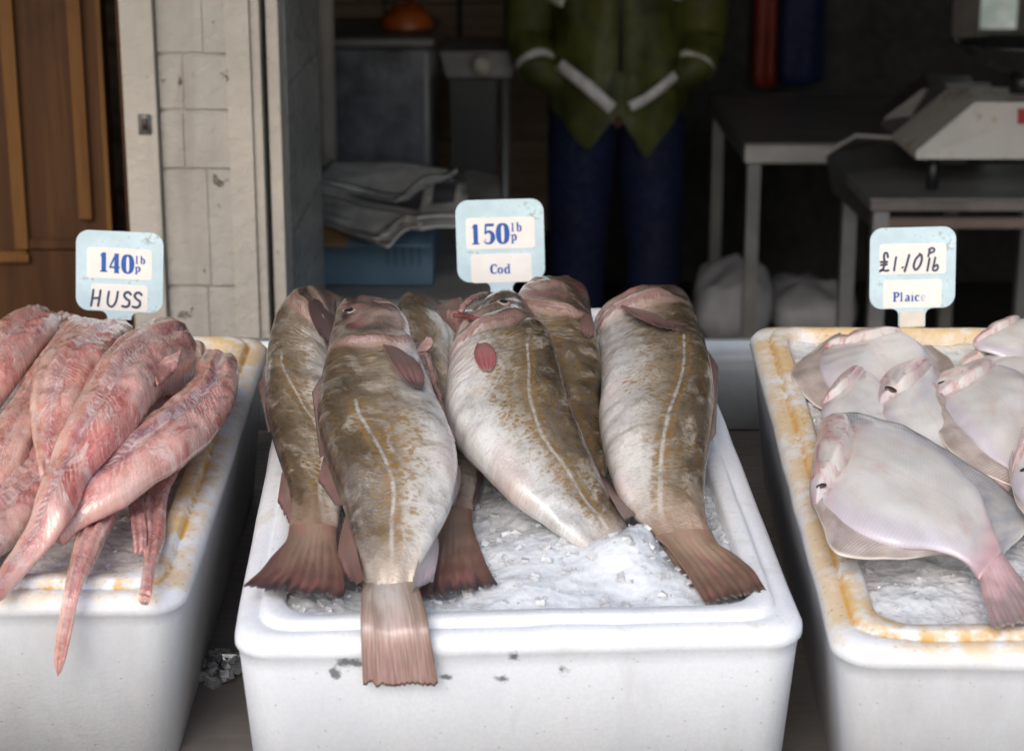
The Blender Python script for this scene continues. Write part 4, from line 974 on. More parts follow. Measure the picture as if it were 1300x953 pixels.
class Ink:
    def __init__(s): s.V = []; s.F = []; s.z = 0.
    def stroke(s, P, T):
        s.z += .00002
        pts = [(Vector((x, y, w)),) for x, y, w in P]
        if len(pts) > 2: Q, _ = crom(pts, max(10, 7 * len(pts)), key=lambda p: Vector((p[0].x, p[0].y, 0)))
        else: Q = pts
        Q = [q[0] for q in Q]; n = len(s.V)
        for i, q in enumerate(Q):
            a, b = Q[max(0, i - 1)], Q[min(len(Q) - 1, i + 1)]
            d = Vector((b.x - a.x, b.y - a.y)); d = d.normalized() if d.length > 1e-9 else Vector((1, 0)); nn = Vector((-d.y, d.x)) * q.z / 2
            s.V += [T(q.x + nn.x, q.y + nn.y, s.z), T(q.x - nn.x, q.y - nn.y, s.z)]
        for i in range(len(Q) - 1): s.F.append((n + 2 * i, n + 2 * i + 1, n + 2 * i + 3, n + 2 * i + 2))
    def dot(s, x, y, r, T):
        s.z += .00002; n = len(s.V); k = 10
        s.V += [T(x + r * math.cos(2 * math.pi * i / k), y + r * math.sin(2 * math.pi * i / k), s.z) for i in range(k)]
        s.F.append(tuple(range(n, n + k))[::-1])
    def text(s, ch, x, y, w, h, T):
        for st in G[ch]: s.stroke([(x + a * w, y + b * h, c * w * 1.28) for a, b, c in st], T)
    def hand(s, ch, x, y, w, h, pen, T):
        for st in HW[ch]:
            P = [(x + a * w, y + b * h, pen) for a, b in st]
            s.stroke(P, T); s.dot(P[0][0], P[0][1], pen / 2, T); s.dot(P[-1][0], P[-1][1], pen / 2, T)

def price_sign(foot, zf, roll, lean, W_, H_, neck, card1, card2, label, k, lets, yaw=0.):
    """foot: photo point where the stem meets rim level; all sizes in photo pixels at that distance"""
    f = S(U(foot[0], foot[1], zf))
    depth = (f - CAM).dot(Vector((0, c15, -s15))); px = depth / F
    rot = Matrix.Rotation(R(yaw), 3, 'Z') @ Matrix.Rotation(R(-lean), 3, 'X') @ Matrix.Rotation(R(roll), 3, 'Y')
    vs = 1.0 / math.cos(R(12 ))
    def T(x, y, d=0.):   # x right, y up in pixels, d metres towards viewer
        return f + rot @ Vector((x * px, -d, y * px * vs))
    e = empty('price_sign', f, label, 'sign', 'blue price signs behind the fish boxes')
    # plate outline with neck
    cxp, y0 = neck[0], neck[1]; r = 16
    P = []
    def arc(cx, cy, r, a0, a1, n=7):
        for i in range(n + 1):
            a = R(a0 + (a1 - a0) * i / n); P.append((cx + r * math.cos(a), cy + r * math.sin(a)))
    x0, x1, yb, yt = -W_ / 2 + k, W_ / 2 + k, y0, y0 + H_
    arc(x1 - r, yb + r, r, -90, 0); arc(x1 - r, yt - r, r, 0, 90); arc(x0 + r, yt - r, r, 90, 180); arc(x0 + r, yb + r, r, 180, 270)
    nw = neck[2] / 2
    arc(cxp - nw - 9, yb - 9, 9, 90, 0, 5); P += [(cxp - nw, -2), (cxp + nw, -2)]
    arc(cxp + nw + 9, yb - 9, 9, 180, 90, 5)
    th = .0028
    MB().loops([[T(x, y, 0) for x, y in P], [T(x, y, th) for x, y in P]]).mk('plate', M_plate, e, smooth=False)
    for (a, b, c, d, ro) in (card1, card2):
        Q = [(a + (c - a) / 2 + x, b + (d - b) / 2 + y) for x, y in rrect((c - a) / 2, (d - b) / 2, 4, 4)]
        MB().loops([[T(x, y, th - .001) for x, y in Q], [T(x, y, th + .0005) for x, y in Q]]).mk('card', M_card, e, smooth=False)
    inks = {}
    for (kind, mat, args) in lets:
        ik = inks.setdefault((mat.name, args[2] > 55), (Ink(), mat))[0]
        TT = lambda x, y, z: T(x, y, th + .0008 + z)
        if kind == 't': ik.text(*args, TT)
        else: ik.hand(*args, TT)
    for ik, mat in inks.values(): mk('lettering', ik.V, ik.F, mat, e, smooth=False)
    MB().loops([[T(cxp + x, y, d) for x, y in ((-5, -40), (5, -40), (5, 6), (-5, 6))] for d in (-.003, -.0004)]).mk('spike', M_stem, e, smooth=False)
    return e, T, th
L140 = [('t', M_ink, ('1', -25, 57, 15, 25)), ('t', M_ink, ('4', -13, 56, 15.5, 25)), ('t', M_ink, ('0', 3, 56, 17.5, 24)), ('t', M_ink, ('l', 20, 69, 6.5, 10)), ('t', M_ink, ('b', 26, 69, 8, 10)), ('t', M_ink, ('p', 19.5, 59, 9, 10)),
        ('h', M_pen, ('H', -36, 14, 20, 20, 3.0)), ('h', M_pen, ('U', -15, 14, 20, 19, 2.8)), ('h', M_pen, ('S', 4, 14, 17, 19, 3.2)), ('h', M_pen, ('S', 17, 14, 18, 19, 3.2))]
price_sign((152, 403), -.80, 2.6, 4, 110, 100, (0, 8, 30), (-41, 49, 41, 87, 0), (-36, 3 + 6, 36, 42, 0), 'blue plastic price sign above the huss reading 140 lb p, HUSS in marker', 0, L140)
L150 = [('t', M_ink, ('1', -36, 58, 15, 26)), ('t', M_ink, ('5', -22, 58, 17.5, 26)), ('t', M_ink, ('0', -4.5, 58, 18.5, 26)), ('t', M_ink, ('l', 14, 73, 7, 11)), ('t', M_ink, ('b', 20.5, 73, 8.5, 11.5)), ('t', M_ink, ('p', 13.5, 62, 9.5, 11.5)),
        ('t', M_ink, ('C', -14, 21, 11, 12)), ('t', M_ink, ('o', -4.5, 21, 10, 12)), ('t', M_ink, ('d', 4.0, 21, 10.5, 12))]
price_sign((637, 368), -.80, -1.6, 4, 111, 102, (0, 11, 28), (-43, 52, 44, 91, 0), (-38, 5 + 5, 39, 46, 0), 'blue plastic price sign above the cod printed 150 lb p and Cod', 0, L150)
L110 = [('h', M_pen, ('£', -42, 58, 18, 23, 3.0)), ('h', M_pen, ('i', -25, 58, 14, 19, 2.8)), ('h', M_pen, ('.', -14, 58, 14, 12, 2.6)), ('h', M_pen, ('1', -11, 58, 18, 20, 3.0)), ('h', M_pen, ('0', 0, 59, 17, 20, 3.0)), ('h', M_pen, ('P', 18, 75, 13, 11, 2.6)), ('h', M_pen, ('l', 17, 58, 11, 15, 2.8)), ('h', M_pen, ('b', 24, 58, 13, 16, 2.6)),
        ('t', M_ink, ('P', -25, 20, 11, 12)), ('t', M_ink, ('l', -16, 20, 8, 12)), ('t', M_ink, ('a', -9.5, 20, 10.5, 12)), ('t', M_ink, ('i', -2, 20, 9, 12)), ('t', M_ink, ('c', 3, 20, 10.5, 12)), ('t', M_fade, ('e', 10.5, 20, 10, 12))]
sg, T3, th3 = price_sign((1157, 411), -.80, -1.4, 4, 108, 101, (0, 20, 34), (-42, 66 - 13, 42, 105 - 16, 0), (-37, 8, 37, 45, 0), 'blue plastic price sign above the plaice, £1.10 P lb in marker and Plaice', 0, [], 0)
for o in list(sg.children):
    bpy.data.objects.remove(o)
bpy.data.objects.remove(sg)
L110 = [(k, m_, (a[0], a[1], a[2] + 9, *a[3:])) for k, m_, a in L110]
sg, T3, th3 = price_sign((1157, 411), -.80, -1.4, 4, 108, 101, (0, 20, 34), (-42, 63, 42, 101, 0), (-37, 20 + 1, 37, 56, 0), 'blue plastic price sign above the plaice, £1.10 P lb in marker and Plaice', 0, L110)
MB().loops([[T3(x, y, d) for x, y in ((-16, -3), (16, -3), (16, 16), (-16, 16))] for d in (.0032, .0052)]).mk('clip', M_stem, sg, smooth=False)

# ------------------------------------------------------------------ setting: ground
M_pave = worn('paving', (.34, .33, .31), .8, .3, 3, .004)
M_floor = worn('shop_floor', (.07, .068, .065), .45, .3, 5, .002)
mk('pavement', [(-40, -40, 0), (40, -40, 0), (40, 40, 0), (-40, 40, 0)], [(0, 1, 2, 3)], M_pave, kind='structure', smooth=False)
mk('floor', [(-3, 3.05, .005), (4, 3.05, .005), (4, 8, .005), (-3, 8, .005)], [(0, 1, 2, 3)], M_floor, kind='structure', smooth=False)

# ------------------------------------------------------------------ shop building
M_white = paint_wall('white_painted_brick', (.43, .395, .35), (.24, .20, .16))
M_cream = paint_wall('cream_painted_wood', (.47, .425, .365), (.24, .19, .145))
M_boards = wood_mat('back_wall_boards', (.36, .25, .165), (.50, .37, .26), 0, .5)
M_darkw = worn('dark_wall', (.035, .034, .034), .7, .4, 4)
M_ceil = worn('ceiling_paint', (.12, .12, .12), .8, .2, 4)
M_tile = worn('reveal_tiles', (.30, .285, .26), .3, .2, 5)
M_doorw = wood_mat('door_wood', (.050, .020, .007), (.085, .036, .012), 2)
M_moul = wood_mat('door_moulding', (.11, .046, .012), (.16, .072, .018), 2)
FY = 3.0
shop = empty('shop_building', (0, FY, 0), 'fish shop front with white painted brick pier and dark open interior', 'building')
xa = W(205, 200, FY).x; xb = W(292, 200, FY).x; xc = W(322, 200, FY).x; xl = W(163, 200, FY).x
m = MB()
# pier: rough blocks with recessed joints, real courses
zt = W(0, 75, FY).z; step = abs(W(0, 75, FY).z - W(0, 147, FY).z)
zs = []; z = W(0, 75, FY).z
zs = [z + step * k for k in range(-12, 22)]
MB().box((xa, FY + .0060, 0), (xb, FY + .4, 3.2)).mk('pier_core', M_white, shop)
zs = [W(0, y, FY).z for y in (620, 500, 365, 216, 141, 70, -65, -200, -360)]
for a, b in zip(zs, zs[1:]):
    a = max(a, .01)
    if b < .05 or a > 3: continue
    j = MN.noise(Vector((0, 0, a * 7))) * .002 + .003; g = .0005 + .0012 * abs(MN.noise(Vector((3, 0, a * 9))))
    xm = xa + (xb - xa) * (.62 if int(a * 100) % 2 else .36) + MN.noise(Vector((a * 9, 0, 0))) * .02
    j2 = MN.noise(Vector((a * 11, 2, 0))) * .0015 + .0025
    m.box((xm + .0006, FY + j2, a + g), (xb - .0006, FY + .1, b - g), .003)
    m.box((xa + .001, FY + j, a + g), (xm - .0008, FY + .1, b - g), .004)
m.mk('brick_pier', M_white, shop, smooth=False)
MB().box((xb, FY - .004, 0), (xc, FY + .4, 3.2), .006).mk('pier_edge', M_cream, shop, smooth=False)
MB().box((xc + .001, FY + .004, 0), (W(334, 200, FY).x, FY + .3, 3.2), .008).mk('post_trim', M_cream, shop, smooth=False)
xs0, xs1 = W(341, 200, FY).x, W(356, 200, FY).x
MB().box((xs0, FY + .02, 0), (xs1, FY + .09, 3.2), .006).mk('sliding_rail', M_cream, shop, smooth=False)
MB().box((W(334, 200, FY).x, FY + .05, 0), (xs0, FY + .3, 3.2)).mk('rail_gap', M_darkw, shop, smooth=False)
# left jamb with latch plate, door recessed
MB().box((xl, FY - .015, 0), (xa - .002, FY + .3, 3.2), .012).mk('door_jamb', M_cream, shop, smooth=False)
p1 = W(184, 158, FY - .016)
lp = MB().box((p1.x - .010, FY - .019, p1.z - .016), (p1.x + .010, FY - .0155, p1.z + .016), .001).mk('latch_plate', steel_mat('latch_metal', (.20, .19, .17), .5, .7, .5), shop)
MB().box((p1.x - .004, FY - .021, p1.z - .008), (p1.x + .005, FY - .0192, p1.z + .010), .001).mk('latch_hole', M_dark, lp)
MB().box((W(135, 200, FY).x, FY + .13, 0), (xl + .003, FY + .28, 3.2), .004).mk('door_stop', M_doorw, shop, smooth=False)
door = MB().box((-1.35, FY + .16, 0.05), (W(136, 200, FY + .15).x, FY + .2, 2.3), .003).mk('door', M_doorw, shop, smooth=False)
DY = FY + .16
def dm(x0, y0, x1, y1, w, mat=M_moul, d=.014):
    a, b = W(x0, y0, DY), W(x1, y1, DY)
    q = [a, b]; t = (b - a).normalized(); n = Vector((t.z, 0, -t.x)) * w
    pts = [a - n, b - n, b + n, a + n]
    pts = [Vector((p.x, DY - .001, p.z)) for p in pts]
    ce = sum(pts, Vector()) / 4
    mm = MB(); mm.loops([pts, [p + Vector((0, -d * .6, 0)) for p in pts], [ce + (p - ce) * .999 + Vector((0, -d, 0)) - (n * (.45 if k in (2, 3) else -.45)) for k, p in enumerate(pts)]])
    return mm.mk('moulding', mat, door, smooth=False)
dxa, dxb = W(22, 200, DY).x, W(106, 200, DY).x
def vbar(x, z0, z1, w=.011):
    MB().box((x - w, DY - .013, z0), (x + w, DY - .0005, z1), .007).mk('moulding', M_moul, door, smooth=False)
zl = W(60, 318, DY).z
zr = W(60, 280, DY).z
vbar(dxa, zl, 2.15); vbar(dxb, zr, 2.15); 
MB().box((W(127, 100, DY).x, DY - .010, 0), (W(133, 100, DY).x, DY - .0005, 2.2), .003).mk('moulding', M_moul, door, smooth=False)
MB().box((-1.2, DY - .013, zl - .022), (dxa + .011, DY - .0005, zl), .007).mk('moulding', M_moul, door, smooth=False)
MB().box((dxa + .012, DY - .008, zr - .05), (dxb + .011, DY - .0005, zr - .03), .006).mk('moulding', M_doorw, door, smooth=False)
# tiled return just inside the opening
MB().box((xs1 - .06, FY + .1, 0), (xs1 + .002, FY + .62, 3.0)).mk('reveal_wall', M_tile, shop, smooth=False)
m = MB()
for k in range(1, 12): m.box((xs1 - .0, FY + .105, .25 * k - .0015), (xs1 + .004, FY + .618, .25 * k + .0015))
m.mk('tile_joints', worn('tile_grout', (.2, .19, .17), .7), shop, smooth=False)
# rest of the facade and the room
MB().box((-6, FY + .0, 2.32), (6, FY + .35, 6)).mk('lintel_wall', M_white, shop, smooth=False)
MB().box((-6, FY + .0, 0), (-1.36, FY + .35, 2.315)).mk('outer_wall', M_white, shop, smooth=False)
MB().box((1.75, FY + .0, 0), (6, FY + .35, 2.315)).mk('outer_wall', M_white, shop, smooth=False)
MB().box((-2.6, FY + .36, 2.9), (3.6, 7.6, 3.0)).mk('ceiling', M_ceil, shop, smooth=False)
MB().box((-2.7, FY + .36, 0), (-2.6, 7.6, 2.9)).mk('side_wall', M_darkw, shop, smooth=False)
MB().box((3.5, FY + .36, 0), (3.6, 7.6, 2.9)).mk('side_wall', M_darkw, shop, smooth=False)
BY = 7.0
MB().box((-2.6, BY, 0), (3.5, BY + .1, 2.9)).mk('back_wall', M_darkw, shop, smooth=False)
# boarding on the back wall (left half)
xbd = W(560, 60, BY - .03).x
m = MB()
for (xa_, xb_) in ((-2.2, W(486, 0, BY - .03).x), (W(490, 0, BY).x, W(580, 0, BY).x), (W(587, 0, BY).x, W(740, 0, BY).x)):
    zz = [0.2, .55, .9, 1.05, 1.22, 1.40, 1.6, 1.85, 2.1, 2.5]
    for a, b in zip(zz, zz[1:]):
        m.box((xa_, BY - .03, a + .003), (xb_, BY - .003, b - .003), .004)
m.mk('wall_boards', M_boards, shop, smooth=False)
# window at the back right, daylight behind
wl, wr = W(1242, 20, BY - .02), W(1312, 20, BY - .02); wb = W(1270, 37, BY - .02).z
Mg = Mat('window_daylight'); n_ = Mg.noise(Mg.obj(), 9, 4, .6)
cg = Mg.mix(Mg.ss(n_, .35, .65), (.30, .38, .34), (.62, .66, .60))
glass = Mg.set(col=(.3, .35, .32), rough=.3, emc=cg, ems=.30)
wf = MB().box((wl.x - .10, BY - .05, wb - .03), (wl.x, BY - .002, 2.3), .004).box((wr.x, BY - .05, wb - .03), (wr.x + .1, BY - .002, 2.3), .004).box((wl.x, BY - .05, wb - .05), (wr.x, BY - .002, wb), .004).box((wr.x - .06, BY - .045, wb), (wr.x - .03, BY - .003, 2.3), .004).mk('window', worn('window_frame_paint', (.22, .20, .20), .5), shop, smooth=False)
MB().box((wl.x, BY - .015, wb), (wr.x, BY - .004, 2.25)).mk('pane', glass, wf, smooth=False)
# white drain pipe at left
a = W(411, 25, 4.9)
MB().tube([(a.x, 4.9, .7), (a.x, 4.9, 2.85)], .026, 14).mk('pipe', M_cream, shop)

aw = empty('added_awning', (0, FY - .002, 2.45), 'dark green canvas added out of view above the fish counter to shade the shop', 'added_awning')  # unseen canvas added to put the wall and shop interior in shade
M_aw = worn('added_awning_canvas', (.06, .09, .07), .8, .2, 4)
MB().quadbox([(-3, FY - .003, 2.78), (3, FY - .003, 2.78), (3, 1.7, 2.3), (-3, 1.7, 2.3)], (0, 0, .006)).mk('canvas', M_aw, aw, smooth=False)
MB().tube([(-3, 1.7, 2.3), (3, 1.7, 2.3)], .018, 12).mk('front_bar', M_tile, aw)
# ------------------------------------------------------------------ things in the shop
M_st = steel_mat('dull_steel', (.25, .25, .245), .45, .5, .25); M_st2 = steel_mat('pale_steel', (.46, .445, .42), .5, .3, .35)
M_black = worn('black_plastic', (.014, .014, .015), .4, .3, 20)
# bench with blue box and newspapers
bt = W(560, 362, 4.0).z
x0, x1 = W(330, 360, 4.0).x, W(640, 360, 4.0).x
bench = empty('work_bench', ((x0 + x1) / 2, 4.3, .005), 'low grey bench just inside the left of the shop, under the blue carton', 'bench')
MB().box((x0, 3.86, bt - .04), (x1, 4.75, bt), .005).mk('top', M_st2, bench, smooth=False)
for x in (x0 + .04, x1 - .04):
    for y in (3.92, 4.68): MB().box((x - .02, y - .02, .006), (x + .02, y + .02, bt - .042), .003).mk('leg', M_st, bench, smooth=False)
Mb = Mat('blue_carton'); ob = Mb.obj(); nn = Mb.noise(ob, 5, 5, .65)
cb = Mb.mix(Mb.ss(nn, .3, .7), (.075, .135, .18), (.11, .19, .25))
XX = Mb.xyz(ob)
blob = Mb.m('SQRT', Mb.m('ADD', Mb.m('POWER', Mb.m('DIVIDE', Mb.m('SUBTRACT', XX[0], -.085), .055), 2.), Mb.m('POWER', Mb.m('DIVIDE', Mb.m('SUBTRACT', XX[2], .135), .04), 2.)))
blob = Mb.m('ADD', blob, Mb.m('MULTIPLY', Mb.m('SUBTRACT', Mb.noise(ob, 45, 3, .6), .5), 1.6))
cb = Mb.mix(Mb.m('MULTIPLY', Mb.ss(blob, 1., .8), .85), cb, (.26, .125, .03))
M_carton = Mb.set(col=cb, rough=.6)
cx0, cx1, cz1 = W(395, 300, 3.98).x, W(549, 300, 3.98).x, W(480, 275, 3.98).z
cart = empty('carton', ((cx0 + cx1) / 2, 4.15, bt + .002), 'blue cardboard carton with an orange patch, on the low bench under newspapers', 'box')
MB().box((cx0, 3.98, bt + .002), (cx1, 4.36, cz1), .004).mk('body', M_carton, cart, smooth=False)
MB().quadbox([(cx0, 3.98, cz1 - .002), (cx1, 3.98, cz1 - .002), (cx1, 3.90, cz1 - .05), (cx0, 3.89, cz1 - .045)], (0, 0, .004)).mk('flap', M_carton, cart, smooth=False)
m = MB()
for k in range(5):
    xx = cx1 - .03 - .017 * k; m.box((xx, 3.977, bt + .05), (xx + .004, 3.9795, cz1 - .06))
m.mk('print_lines', worn('carton_print', (.05, .09, .12), .6), cart, smooth=False)
M_paper = worn('newspaper', (.52, .50, .46), .8, .35, 14, .002); M_paper2 = worn('newspaper_dark_photo', (.06, .062, .07), .7, .5, 12)
def paper(poly, z, drop, mat, label, picture=None):
    """folded sheet: polygon corners as photo points at depth, sagging at the front"""
    rnd = random.Random(int(z * 1e4)); n = 14
    a, b, c, d = [Vector(p) for p in poly]
    V = []; Fc = []
    for sgn in (1, -1):
        for j in range(n + 1):
            for i in range(n + 1):
                u, v = i / n, j / n
                p = a.lerp(b, u).lerp(d.lerp(c, u), v)
                p = p + Vector((0, 0, sgn * .004 - drop * max(0, (.35 - v)) ** 1.5 * 3 + MN.noise(p * 7) * .018))
                V.append(p)
    n1 = (n + 1) ** 2
    for j in range(n):
        for i in range(n):
            q = j * (n + 1) + i; f = (q, q + 1, q + n + 2, q + n + 1); Fc += [f, tuple(k + n1 for k in f[::-1])]
    for j in range(n):
        for e in (0, n):
            q = j * (n + 1) + e; Fc.append((q, q + n + 1, q + n + 1 + n1, q + n1))
            q = e * (n + 1) + j; Fc.append((q, q + 1, q + 1 + n1, q + n1))
    ce = sum((Vector(p) for p in poly), Vector()) / 4
    o = mk('newspaper', V, Fc, mat, None, ce, label=label, cat='newspaper', group='newspapers piled on the carton')
    for q in (1, 2):        # further leaves of the folded sheet
        dv_ = Vector((rnd.uniform(-.02, .02), -.012 * q, -.0085 * q))
        Vq = [v + dv_ + Vector((0, 0, MN.noise(v * 9 + Vector((q, 0, 0))) * .004)) for v in V]
        mk('leaf', Vq, Fc, mat, o)
    if picture:
        V2 = []; F2 = []
        u0, u1, v0, v1 = picture
        for j in range(n + 1):
            for i in range(n + 1):
                u, v = u0 + (u1 - u0) * i / n, v0 + (v1 - v0) * j / n
                p = a.lerp(b, u).lerp(d.lerp(c, u), v)
                V2.append(p + Vector((0, 0, .0065 - drop * max(0, (.35 - v)) ** 1.5 * 3 + MN.noise(p * 7) * .018)))
        F2 = [(j * (n + 1) + i, j * (n + 1) + i + 1, j * (n + 1) + i + n + 2, j * (n + 1) + i + n + 1) for j in range(n) for i in range(n)]
        mk('photo', V2, F2, M_paper2, o)
    return o
zc = cz1 + .012
def flat(px, py, z):     # world point on level z
    x = (px - 650) / F; y = -(py - 432) / F
    d = Vector((x, c15 + y * s15, -s15 + y * c15)); t = (z - CAM.z) / d.z
    return CAM + d * t
paper([flat(392, 264, zc), flat(490, 288, zc), flat(560, 262, zc + .01), flat(430, 245, zc + .01)], zc, .02, M_paper, 'pale folded newspaper lowest on the blue carton, hanging over its edge')
paper([flat(395, 246, zc + .025), flat(536, 272, zc + .02), flat(552, 228, zc + .03), flat(405, 222, zc + .03)], zc + .02, .02, M_paper, 'newspaper with a large dark photo framed in white, on the carton', (.03, .95, .12, .92))
paper([flat(530, 272, zc + .03), flat(580, 266, zc + .03), flat(592, 226, zc + .04), flat(545, 224, zc + .04)], zc + .03, .02, M_paper, 'narrow newspaper with two small dark pictures right of the large photo', (.25, .85, .3, .8))
paper([flat(402, 226, zc + .055), flat(512, 238, zc + .05), flat(580, 212, zc + .06), flat(420, 208, zc + .06)], zc + .05, .02, M_paper, 'crumpled newspaper topmost on the carton')
paper([flat(588, 250, zc + .02), flat(638, 246, zc + .02), flat(632, 222, zc + .03), flat(590, 218, zc + .03)], zc + .025, .02, worn('newspaper_grey', (.13, .125, .115), .8), 'dim grey newspaper furthest right on the pile')
# cabinet wrapped in plastic
ky = 5.0
k0, k1, kt = W(400, 100, ky).x, W(545, 100, ky).x, W(470, 62, ky).z
cab = empty('chest_cabinet', ((k0 + k1) / 2, ky + .3, .006), 'dull grey steel cabinet behind the newspapers at the left of the shop', 'cabinet')
MB().box((k0, ky, .02), (k1, ky + .55, kt), .008).mk('body', worn('cabinet_plastic_sheet', (.13, .135, .15), .22, .7, 5, .006), cab, smooth=False)
MB().box((k0 - .012, ky - .012, kt + .002), (k1 + .012, ky + .56, kt + .03), .006).mk('top', steel_mat('cabinet_top', (.16, .155, .15), .5, .5), cab, smooth=False)
MB().box((k0 + .02, ky - .006, kt - .40), (k1 - .02, ky - .0005, kt - .37), .002).mk('seam', M_st, cab, smooth=False)
MB().box((k1 - .014, ky - .008, .03), (k1 - .002, ky - .0005, kt - .01), .002).mk('edge_trim', M_st, cab, smooth=False)
# orange bag lying on the cabinet
oc = W(515, 29, ky + .2); V = []; Fc = []
for i in range(13):
    for j in range(16):
        a, b = math.pi / 2 * i / 12, 2 * math.pi * j / 16
        V.append(Vector((oc.x + .075 * math.cos(a) * math.cos(b), ky + .25 + .09 * math.cos(a) * math.sin(b), kt + .033 + .065 * math.sin(a) * (1 + .3 * MN.noise(Vector((b, a * 2, 3)))))))
for i in range(12):
    for j in range(16): Fc.append((i * 16 + j, i * 16 + (j + 1) % 16, i * 16 + 16 + (j + 1) % 16, i * 16 + 16 + j))
mk('bag', V, Fc, worn('orange_plastic', (.34, .075, .012), .4), None, (oc.x, ky + .25, kt + .033), label='crumpled bright orange bag on the grey cabinet top', cat='bag')
# black machine with steel tray top
my = 5.5
a0, a1 = W(558, 70, my), W(650, 70, my); mz = W(600, 83, my).z
mc = empty('workshop_machine', ((a0.x + a1.x) / 2, my + .25, .006), 'black machine with pale steel tray top and round knob, left of the person', 'machine')
MB().quadbox([(a0.x + .02, my, mz - .035), (a1.x, my, mz - .035), (a1.x, my + .03, mz + .035), (a0.x, my + .03, mz + .035)], (0, .4, 0)).mk('tray', steel_mat('tray_steel', (.30, .29, .28), .55, .35), mc, smooth=False)
MB().box((a0.x + .03, my + .012, mz - .42), (a1.x - .045, my + .38, mz - .037), .006).mk('body', M_black, mc, smooth=False)
kb = W(612, 82, my - .01)
MB().tube([(kb.x, my - .045, kb.z), (kb.x, my - .03, kb.z), (kb.x, my + .002, kb.z)], [.024, .029, .029], 20).mk('knob', M_cream, mc)
for x in (a0.x + .05, a1.x - .02):
    for y in (my + .03, my + .37): MB().tube([(x, y, .007), (x, y, mz - .04)], .013, 10).mk('leg', M_st, mc)
# hung jacket lengths at the back
def cloth(name, x0, x1, ztop, zbot, y, mat, label, cat):
    V = []; Fc = []; n = 24; mrows = 22; d = .05
    for j in range(mrows + 1):
        v = j / mrows; z = ztop + (zbot - ztop) * v
        ring = []
        for i in range(n):
            a = 2 * math.pi * i / n
            w = (x1 - x0) / 2 * (.55 + .45 * min(1, v * 2.2)); fold = 1 + .25 * math.sin(a * 5 + v * 2) * v
            ring.append(Vector(((x0 + x1) / 2 + w * math.cos(a), y + d * math.sin(a) * fold, z + .02 * MN.noise(Vector((a, v * 3, x0))))))
        V += ring
    for j in range(mrows):
        for i in range(n): Fc.append((j * n + i, j * n + (i + 1) % n, j * n + n + (i + 1) % n, j * n + n + i))
    Fc += [tuple(range(n))[::-1], tuple(range(len(V) - n, len(V)))]
    return mk(name, V, Fc, mat, None, ((x0 + x1) / 2, y, zbot), label=label, cat=cat)
gy = 6.9
cloth('waterproof_trousers', W(955, 50, gy).x, W(992, 50, gy).x, 1.75, W(0, 108, gy).z, gy, worn('orange_oilskin', (.30, .035, .015), .5), 'red-orange oilskin hanging on the dark back wall', 'clothing')
cloth('apron', W(988, 50, gy - .1).x, W(1046, 50, gy - .1).x, 1.75, W(0, 105, gy - .1).z, gy - .1, worn('navy_cloth', (.008, .018, .085), .7), 'dark blue apron hanging beside the red-orange oilskin', 'clothing')
# crates at the back right, dim
def steel_table(x0, x1, yf, yb, zt, ap, label, rear=True, mat=M_st2, shelf=None):
    t = empty('steel_table', ((x0 + x1) / 2, (yf + yb) / 2, .006), label, 'table', 'steel work tables in the shop')
    MB().box((x0, yf, zt - .006), (x1, yb, zt), .002).mk('top', M_st, t, smooth=False)
    MB().box((x0 + .002, yf + .001, zt - ap), (x1 - .002, yf + .012, zt - .0065), .003).mk('front_rail', mat, t, smooth=False)
    MB().box((x0 + .002, yf + .013, zt - ap), (x0 + .012, yb - .002, zt - .0065), .003).mk('side_rail', M_st, t, smooth=False)
    for x in (x0 + .03, x1 - .03):
        for y in (yf + .035, yb - .035): MB().box((x - .017, y - .017, .007), (x + .017, y + .017, zt - ap * .3), .003).mk('leg', M_st, t, smooth=False)
    if shelf:
        MB().box((x0 + .05, yf + .06, shelf - .02), (x1 - .05, yb - .06, shelf), .003).mk('shelf', M_st, t, smooth=False)
    return t
ty = 4.9
tz = W(1000, 182, ty).z
ap = tz - W(1000, 208, ty).z
steel_table(W(945, 190, ty).x, W(1230, 190, ty).x, ty, ty + .95, tz, ap, 'steel table standing further back, wide pale front rail, sacks beneath', shelf=None)
t2y = 4.1
t2z = W(1150, 252, t2y).z
t2 = steel_table(W(1105, 250, t2y).x, W(1390, 250, t2y).x, t2y, t2y + .45, t2z + .0, .03, 'lower steel table nearest the street at the right, carrying the white scale', mat=worn('rail_dull', (.14, .12, .11), .6))
MB().box((W(1112, 250, t2y).x, t2y + .03, t2z - .075), (W(1390, 250, t2y).x, t2y + .06, t2z - .05), .003).mk('lower_rail', worn('rust_rail', (.15, .11, .09), .6), t2, smooth=False)
# grey hopper-like scale cover standing on the nearer table's left
def solid(front, back, name, mat, parent, **kw):
    return MB().loops([[Vector(p) for p in front], [Vector(p) for p in back]]).mk(name, mat, parent, smooth=False, **kw)
hy = 4.45
sc2 = empty('tilted_tray', tuple(W(1100, 250, hy)), 'dark steel tray lying tilted at the end of the tables, left of the white scale', 'tray')
q = [W(1048, 196, hy - .05), W(1105, 248, hy - .05), W(1180, 215, hy), W(1165, 178, hy + .15), W(1085, 173, hy + .25)]
MB().loops([q, [p + Vector((.03, .06, -.10)) for p in q]]).mk('tray_body', steel_mat('tray_dark', (.10, .10, .10), .4, .6), sc2, smooth=False)
e1, e2 = W(1048, 196, hy - .055), W(1165, 205, hy - .055)
MB().tube([W(1048, 195, hy - .06), W(1085, 172, hy + .24), W(1165, 177, hy + .14)], .006, 8).mk('tray_edge', M_st2, sc2)
